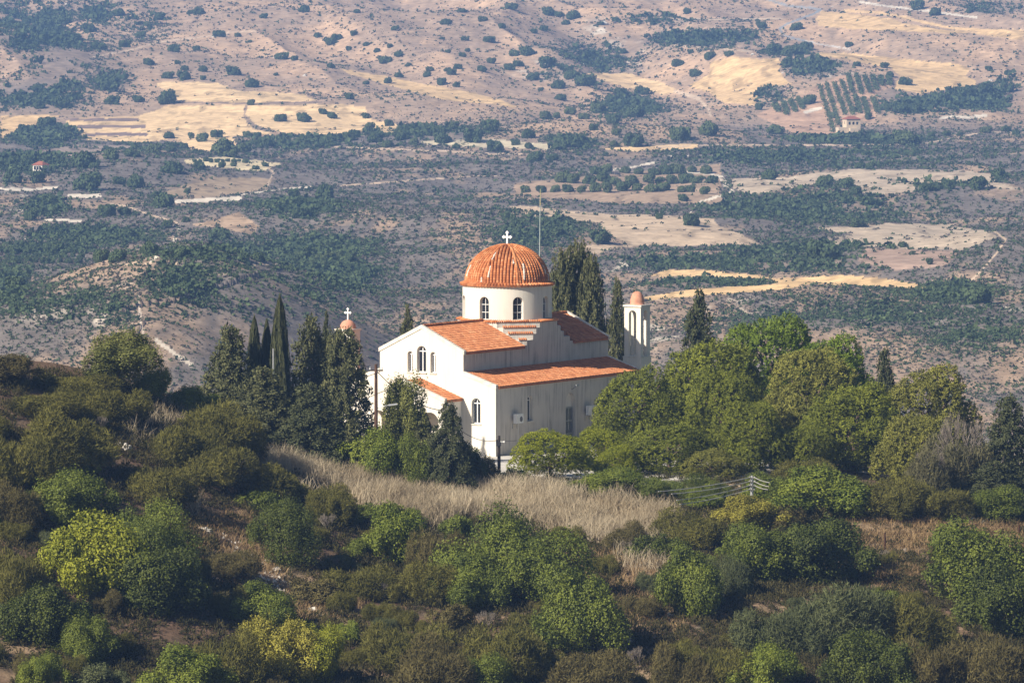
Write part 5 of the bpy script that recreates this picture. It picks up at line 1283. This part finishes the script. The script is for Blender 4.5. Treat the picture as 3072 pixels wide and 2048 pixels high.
#==PART5==
# ------------------------------------------------------------------ the far valley: single trees, vine rows, houses, scrub
FARBIG = {'A':[(1495,450,120),(1615,535,95),(1120,308,100),(900,225,80),(1405,215,90),(955,395,90),(1075,625,150),(890,635,85),(1300,440,75),(1805,355,100),(1885,375,60),(2125,425,60),(2120,265,100),(2170,245,60),(2040,230,60),(1605,660,60),(1800,755,90),(1950,755,100),(2070,720,70),(2130,740,70),(1080,870,80),(1290,880,110),(1390,860,95),(1590,860,70),(1440,950,190),(1560,950,110),(1100,1070,150),(1285,1065,85),(1420,1060,60),(1500,1060,45),(1700,1055,50),(1640,1075,50),(540,1030,170),(600,1065,80),(1180,940,60),(1100,950,90),(990,950,120),(840,980,100),(720,990,120),(640,290,110),(800,280,90),(460,240,160),(570,180,110),(760,75,100),(1015,110,80),(960,165,60),(1030,100,60),(1280,75,90),(1225,75,60),(1690,105,60),(1950,60,80),(1600,270,40),(1300,500,50),(1180,490,100),(1080,480,90),(1140,400,50),(1185,435,60),(1260,310,60),(690,530,190),(720,640,110),(250,680,90),(400,660,120),(240,560,90),(150,170,90),(300,150,120),(400,130,130),(90,90,70),(1770,480,40),(1525,225,50),(1230,870,60),(1650,870,60),(2240,880,90),(2100,900,120),(1950,900,110),(1830,905,130),(1700,920,110),(300,790,120),(140,820,60)],
 'D':[(870,100,140),(765,90,100),(2090,160,160),(1890,180,100),(685,280,130),(800,285,100),(1075,370,90),(1410,435,150),(820,430,130),(1515,745,55),(1930,305,130),(1195,345,60),(1050,215,170),(560,100,190),(90,60,160),(240,70,130),(190,320,110),(330,210,130),(1980,560,150),(2230,600,120),(2060,720,0),(2240,650,90),(2300,690,80),(2190,640,110),(1200,155,50),(100,760,150),(80,540,110),(200,530,100),(340,530,110),(640,580,130),(750,575,130),(960,520,140),(1160,570,110),(1560,590,90),(1650,590,100),(1900,590,90),(1000,180,90)],
 'B':[(1140,40,90),(830,70,60),(720,135,85),(960,120,70),(1085,170,60),(395,180,60),(330,385,100),(420,350,70),(280,330,50),(620,445,60),(690,525,80),(790,545,60),(350,515,70),(480,415,45),(800,425,70),(830,350,60),(1010,385,80),(955,445,70),(860,320,50),(735,330,45),(700,245,40),(845,250,60),(1000,260,80),(1380,75,100),(1540,95,110),(1450,95,70),(1490,145,60),(1370,395,130),(1130,430,90),(1190,405,80),(1620,510,150),(1280,490,90),(1440,540,100),(1520,490,100),(1700,690,110),(1930,715,140),(1605,745,80),(1520,715,80),(1455,620,80),(2000,590,80),(2230,860,150),(1925,900,160),(1800,920,80),(2270,70,60),(1815,130,60),(1715,150,50),(500,830,100),(515,910,75),(665,825,90),(770,810,80),(350,920,95),(1040,945,120),(1170,920,60),(1290,1005,120),(1405,1010,90),(790,940,65),(1255,940,60),(210,750,60),(230,810,80),(360,790,70),(100,620,70),(210,530,50),(150,70,60),(130,215,60),(20,245,80),(1240,330,110),(1160,340,80),(1250,860,100),(1500,910,180),(1600,880,70),(900,870,170),(700,880,140),(430,870,110),(270,880,120),(130,860,100),(1010,810,140),(760,470,70),(600,480,60),(420,480,70),(730,445,50),(1350,180,70),(1290,200,60),(1790,760,120),(1850,590,100),(1780,640,80),(1330,575,40),(210,290,50),(360,300,50),(100,315,50),(1860,330,60),(2290,330,50),(2210,400,90),(1360,740,90),(1810,845,80),(1670,820,70),(1430,745,60),(1960,580,80)],
 'C':[(1590,520,95),(1490,475,70),(1455,415,75),(1280,410,60),(970,640,110),(190,75,60),(670,160,80),(1780,75,90),(1670,35,110),(2000,75,60),(890,170,100),(720,1120,110),(1600,880,190),(2195,1115,110),(2050,1180,140),(1850,855,70),(1755,865,60),(140,860,140),(2235,825,70),(2300,850,60),(1230,290,60),(2130,440,60),(2250,470,60),(330,830,150),(760,830,120),(1300,1060,80),(1360,1065,80),(1270,1230,90),(1210,1175,110),(1460,690,80),(1560,690,140),(1650,700,100),(1990,600,120),(2110,570,120),(2240,560,120),(1830,620,100),(1700,640,90),(950,290,110),(850,330,120),(740,310,120),(1060,400,130),(830,410,90),(1130,740,70),(1260,710,60),(1350,755,70),(650,690,70),(1940,860,50),(2110,830,90),(1720,1210,90),(1870,1190,90),(460,350,70),(330,360,90),(250,470,90),(130,400,90)],
 'E':[(1605,420,55),(1810,428,50),(1930,505,45),(860,320,90),(715,300,40),(1210,110,85),(2140,650,150),(1980,610,60),(1455,140,90),(1600,330,70),(450,390,110),(260,370,90),(200,320,60),(80,340,90),(1450,450,170)]}
ORCH = [('E',[(90,180),(560,70),(980,110),(960,220),(820,240),(700,215),(560,225),(350,225),(130,215)],74,(62,40),'olive trees of the orchard right of the mast',"leafy orchard tree in the rows beyond the mast, one of many alike"),
        ('A',[(1230,1030),(1490,1015),(1760,1050),(1680,1085),(1560,1080),(1280,1070)],10,(36,26),'trees of the bright little plantation',"small dark tree in the pale yellow plantation on the left, one of many alike"),
        ('D',[(40,600),(350,520),(560,590),(520,690),(300,720),(60,730)],26,(54,34),'olive trees on the left terraces',"round grey-green olive tree on the left terraces above the spur, one of many alike"),
        ('A',[(310,800),(480,790),(520,900),(300,920),(230,860)],18,(34,28),'young trees of the left edge orchard',"young orchard tree beside the yellow field at the left edge, one of many alike"),
        ('D',[(1680,560),(2300,600),(2330,700),(2180,690),(1800,600)],12,(66,40),'orchard trees left of the dome',"orchard tree on the terrace left of the tiled dome, one of many alike")]
def zone(u, v):
    """plain words for where on the far slopes a tree stands"""
    if v < 105: a = "high at the top of the hillside"
    elif v < 215: a = "on the dry upper slope"
    elif v < 330: a = "around the stubble fields"
    elif v < 430: a = "along the hedge line under the fields"
    elif v < 540: a = "on the terraced middle slope"
    elif v < 680: a = "among the scrub above the church"
    else: a = "in the dark gully scrub low down"
    b = "at the far left" if u < 400 else "left of the dome" if u < 1250 else "straight above the dome" if u < 1800 else "right of the mast" if u < 2450 else "at the far right"
    return a+" "+b
nfar = 0; SPECIAL = {('A',1495,450):"large round dark tree alone above the upper stubble field",('A',1615,535):"round dark tree at the corner of the upper stubble field",('C',1590,520):"round dark tree alone at the right-hand golden field's edge",('C',720,1120):"round green tree alone at the top left of the long pale field",
   ('E',1810,428):"small round tree alone on the pale field's lower edge at right",('E',1605,420):"small round tree on the pale field left of its lone neighbour",('E',1930,505):"small round bush in the brown field below the pale field",('E',860,320):"dark round bush in the tan field right of the mast",
   ('D',1410,435):"wide dark tree below the bare tan slope left of the dome",('D',1515,745):"small dark tree alone on the slope above the slender cypresses",('B',1040,945):"bright green round tree on the pale strip above the dome",('B',1290,1005):"broad dark tree below the track above the dome",('A',1075,625):"broad tree clump at the left end of the upper stubble field",('D',2090,160):"largest broad tree with long shadow left of the dome",('D',1890,180):"round dark tree left of the largest broad tree with long shadow"}
def far_tree(u, v, wpx, lab, grp, leaf, hk=.7):
    global nfar
    p = far_hit(u, v); r = wpx/2*p.y/F; o = put("far_tree", PROTO['far'][nfar % 6], G[leaf]); nfar += 1
    o.location = p-Vector((0,0,r*.08)); o.scale = (r, r*RNG.uniform(.85,1.1), r*2*hk*RNG.uniform(.8,1.05)); o.rotation_euler = (0,0,RNG.random()*6.28)
    return tag(o, lab, "tree", grp)
ORCH_PTS = []
for cr, P, n, (dx, dy), grp, lab in ORCH:
    P = poly(cr, P); k = 1.4962 if cr == 'E' else 2.138; dx /= k; dy /= k
    us = [p[0] for p in P]; vs = [p[1] for p in P]; row = 0; v = min(vs); got = []
    while v < max(vs):
        u = min(us)+(row % 2)*dx*.5
        while u < max(us):
            if inside(np.array([u]), np.array([v]), P)[0]: got.append((u+RNG.normal()*dx*.12, v+RNG.normal()*dy*.12))
            u += dx
        v += dy; row += 1
    for u, v in got[:n]: ORCH_PTS.append((u, v)); far_tree(u, v, dx*RNG.uniform(.8,1.3), lab, grp, 'farl' if 'orchard' in grp and RNG.random() < .7 else 'far', .7)
for cr, L in FARBIG.items():
    kk = 1.4962 if cr == 'E' else 2.138
    for x, y, wd in L:
        if wd == 0: continue
        (u, v), = poly(cr, [(x, y)]); wpx = wd/kk
        lab = SPECIAL.get((cr, x, y)); z_ = zone(u, v)
        far_tree(u, v+wpx*.28, wpx, lab or ("rounded tree "+z_), None if lab else "rounded trees "+z_, 'farl' if (not lab and 300 < v < 480 and RNG.random() < .4) else 'far', .62 if v < 250 else .68)
# rows of vines on the reddish plot above the house
VR = [((1040,560),(1130,850)),((1085,550),(1165,810)),((1135,545),(1205,740)),((1180,530),(1255,740)),((1225,490),(1250,600)),((1265,620),(1300,730)),((1275,490),(1310,610)),((1320,640),(1350,740)),((1330,500),(1365,600)),((1380,500),(1405,580)),((1385,640),(1415,730)),((855,650),(885,720)),((905,640),(930,700)),((810,670),(830,740)),((755,680),(775,720)),((1430,505),(1440,550)),((1480,500),(1490,550))]
rv = np.random.default_rng(3)
for i, (a, b) in enumerate(VR):
    (u0,v0),(u1,v1) = poly('C', [a,b]); n = 26; P = np.array([far_hit(u0+(u1-u0)*t, v0+(v1-v0)*t) for t in np.linspace(0,1,n)])
    C = np.repeat(P, 46, 0)+rv.normal(size=(n*46,3))*np.array((.55,3.0,.0)); C[:,2] += rv.random(len(C))*1.5
    V, Q, TT = leaves(C, unit(rv.normal(size=C.shape)), .8, .6, rv.random(len(C)), rv)
    o = link("vine_row", np_mesh("vine_row", V, Q, TT), G['farl'])
    tag(o, "green row of vines on the reddish plot above the cream house, one of many alike", "vine row", "vine rows")
# houses
def house(u, v, d_off, wd, dp, h, rz, wallm, roofm, label, annex=True):
    p = far_hit(u, v); e = empty("house", p, rz, label, "house"); w2, d2 = wd/2, dp/2
    m = MB(); wins = [[(x-.5,z),(x+.5,z),(x+.5,z+1.3),(x-.5,z+1.3)] for x in (-w2*.55,0,w2*.55) for z in ((1.0,4.0) if h > 5 else (1.0,))]
    m.panel([(-w2,-2),(w2,-2),(w2,h),(-w2,h)], wins, lambda a, b, c: (a,-d2+c,b), .25)
    m.add([(-w2,d2,-2),(w2,d2,-2),(w2,d2,h),(-w2,d2,h)], [(3,2,1,0)])
    for s in (1,-1): m.panel([(-d2,-2),(d2,-2),(d2,h),(-d2,h)], [[(-.5,h-2.2),(.5,h-2.2),(.5,h-.9),(-.5,h-.9)]], lambda a, b, c: (s*(w2-c),a,b), .25)
    if annex: m.box(-w2-3.5,-w2-.003,-d2,d2-1.5,-2,h*.45); m.box(-w2+1,w2*.5,-d2-2.2,-d2-.003,-2,h*.40)
    m.build("wall", wallm, e)
    for x in (-w2*.55,0,w2*.55):
        for z in ((1.0,4.0) if h > 5 else (1.0,)):
            f = MB(); f.add([(x-.5,-d2+.2,z),(x+.5,-d2+.2,z),(x+.5,-d2+.2,z+1.3),(x-.5,-d2+.2,z+1.3)], [(0,1,2,3)]); f.build("window", glass, e)
    for s in (1,-1): f = MB(); f.add([(s*(w2-.2),-.5,h-2.2),(s*(w2-.2),.5,h-2.2),(s*(w2-.2),.5,h-.9),(s*(w2-.2),-.5,h-.9)], [(0,1,2,3)]); f.build("window", glass, e)
    m = MB(); o = .4; rr = 1.3
    m.add([(-w2-o,-d2-o,h),(w2+o,-d2-o,h),(w2+o,d2+o,h),(-w2-o,d2+o,h),(-w2*.4,0,h+rr),(w2*.4,0,h+rr)], [(0,1,5,4),(1,2,5),(2,3,4,5),(3,0,4),(3,2,1,0)]); m.build("roof", roofm, e)
cream = mat("cream_wall", (.62,.50,.36), .9, .12); redroof = mat("red_roof", (.34,.12,.07), .9, .3)
(u, v), = poly('C', [(1245,862)]); house(u, v, 0, 6.2, 6, 6.4, math.radians(14), cream, redroof, "cream two-storey house with red roof below the vine rows")
(u, v), = poly('A', [(262,1112)]); house(u, v, 0, 4.2, 3.6, 2.7, math.radians(-35), mat("white_wall", (.72,.66,.58), .9, .1), redroof, "small white house with red roof among trees at the left edge", False)

# scrub that covers the slopes, far too many to count
def build_scrub():
    x, y, z, u, v, op, wd, shp = FAR; rng = np.random.default_rng(77)
    ok = (np.abs(x/y) < .235) & (v > -120) & (v < 1330) & (y > 880) & (y < 3600)
    outer = (u < -160) | (u > 3230)
    n1 = fbm(x/22., y/50., 4, 300); n2 = fbm(x/60., y/160., 3, 310)
    up = 1-sstep(300, 430, v)
    dens = (.46*(1-.78*up)+.55*sstep(.34,.56,n1)*(1-.72*up) + 2.0*wd*sstep(.30,.50,n1))*(1-op)
    dens = np.where(ok, dens*np.where(outer, .9, 1), 0)
    # even out the grid: more rows per picture line where the mesh is fine
    dens = dens/np.maximum(1, 1)
    idx = rng.choice(len(x), size=275000, p=dens/dens.sum())
    W = np.clip(wd[idx], 0, 1); px = (4.5+14*rng.random(len(idx))**2.2)*(.75+.9*W*rng.random(len(idx)))*(1+.30*(v[idx] > 430))
    big = rng.random(len(idx)) < .10*np.clip(W-.35, 0, 1); px = np.where(big, 18+24*rng.random(len(idx)), px)
    r = px/2*y[idx]/F*1.15; j = rng.random((len(idx),2))*2-1
    X = x[idx]+j[:,0]*np.where(outer[idx], 2.2, 1.2); Y = y[idx]+j[:,1]*2.5; Z = H(X, Y)
    g = rng.random(len(idx)) < np.where(big, 1, np.clip(.42+.7*W, 0, 1))
    for nm, sel, mt, hk, lab in (("green_scrub", g, G['far'], .95, "dark evergreen scrub covering the far slopes"), ("dry_scrub", ~g, G['farb'], .6, "grey-brown dry scrub covering the far slopes")):
        m = np.where(sel)[0]; nl = 9
        C = np.stack([X,Y,Z],-1)[m]; R = r[m]*(1 if nm == "green_scrub" else .85)
        d = unit(rng.normal(size=(len(m)*nl,3))); d[:,2] = np.abs(d[:,2]); RR = np.repeat(R, nl)[:,None]
        pt = np.repeat(C, nl, 0)+d*RR*np.array((.8,.8,hk))*(.45+.55*rng.random(len(d)))[:,None]
        D = unit(d*.4+rng.normal(size=d.shape)); L = RR[:,0]*.85
        V, Q, TT = leaves(pt-D*L[:,None]*.4, D, L, L*.85, np.clip(np.repeat(rng.random(len(m)),nl)*.6+.4*rng.random(len(d)), 0, 1), rng)
        o = link(nm, np_mesh(nm, V, Q, TT), mt); tag(o, lab, "scrub", None, 'stuff')
build_scrub()

# pale boulders on the far slopes
rngb = np.random.default_rng(9)
for i, (cr, x, y, s) in enumerate([('A',1370,240,30),('A',1445,235,26),('A',1955,495,30),('A',2135,435,24),('A',1765,375,26),('A',425,35,24),('A',695,90,20),('B',1600,415,22),('B',1590,495,18),('B',1635,550,18),('B',1735,160,60),('C',2140,520,36),('C',610,355,26),('C',805,475,20),('C',1125,50,18),('D',165,468,16),('D',340,0,20)]):
    (u, v), = poly(cr, [(x, y)]); p = far_hit(u, v); wd = s/2.138/2*p.y/F
    o = bpy.data.objects.new("boulder", bpy.data.objects["rock"].data); COL.objects.link(o); o.location = p; o.scale = (wd, wd, wd*.9); o.rotation_euler = (0,0,i*1.3)
    tag(o, "pale boulder "+zone(u, v), "boulder", "boulders "+zone(u, v))

# ------------------------------------------------------------------ the air between
def build_haze():
    m = bpy.data.materials.new("haze_air"); m.use_nodes = True; n = m.node_tree; n.nodes.clear()
    out = n.nodes.new("ShaderNodeOutputMaterial"); pv = n.nodes.new("ShaderNodeVolumePrincipled")
    pv.inputs["Color"].default_value = (.28,.50,1.0,1); pv.inputs["Density"].default_value = HAZE_DENSITY; pv.inputs["Anisotropy"].default_value = 0
    n.links.new(pv.outputs[0], out.inputs["Volume"])
    me = MB(); me.box(-2450, 2450, -80, 3990, -75, 135); o = me.build("haze", m); o['kind'] = 'stuff'
    tag(o, "thin blue haze lying over the valley", "haze")
build_haze()
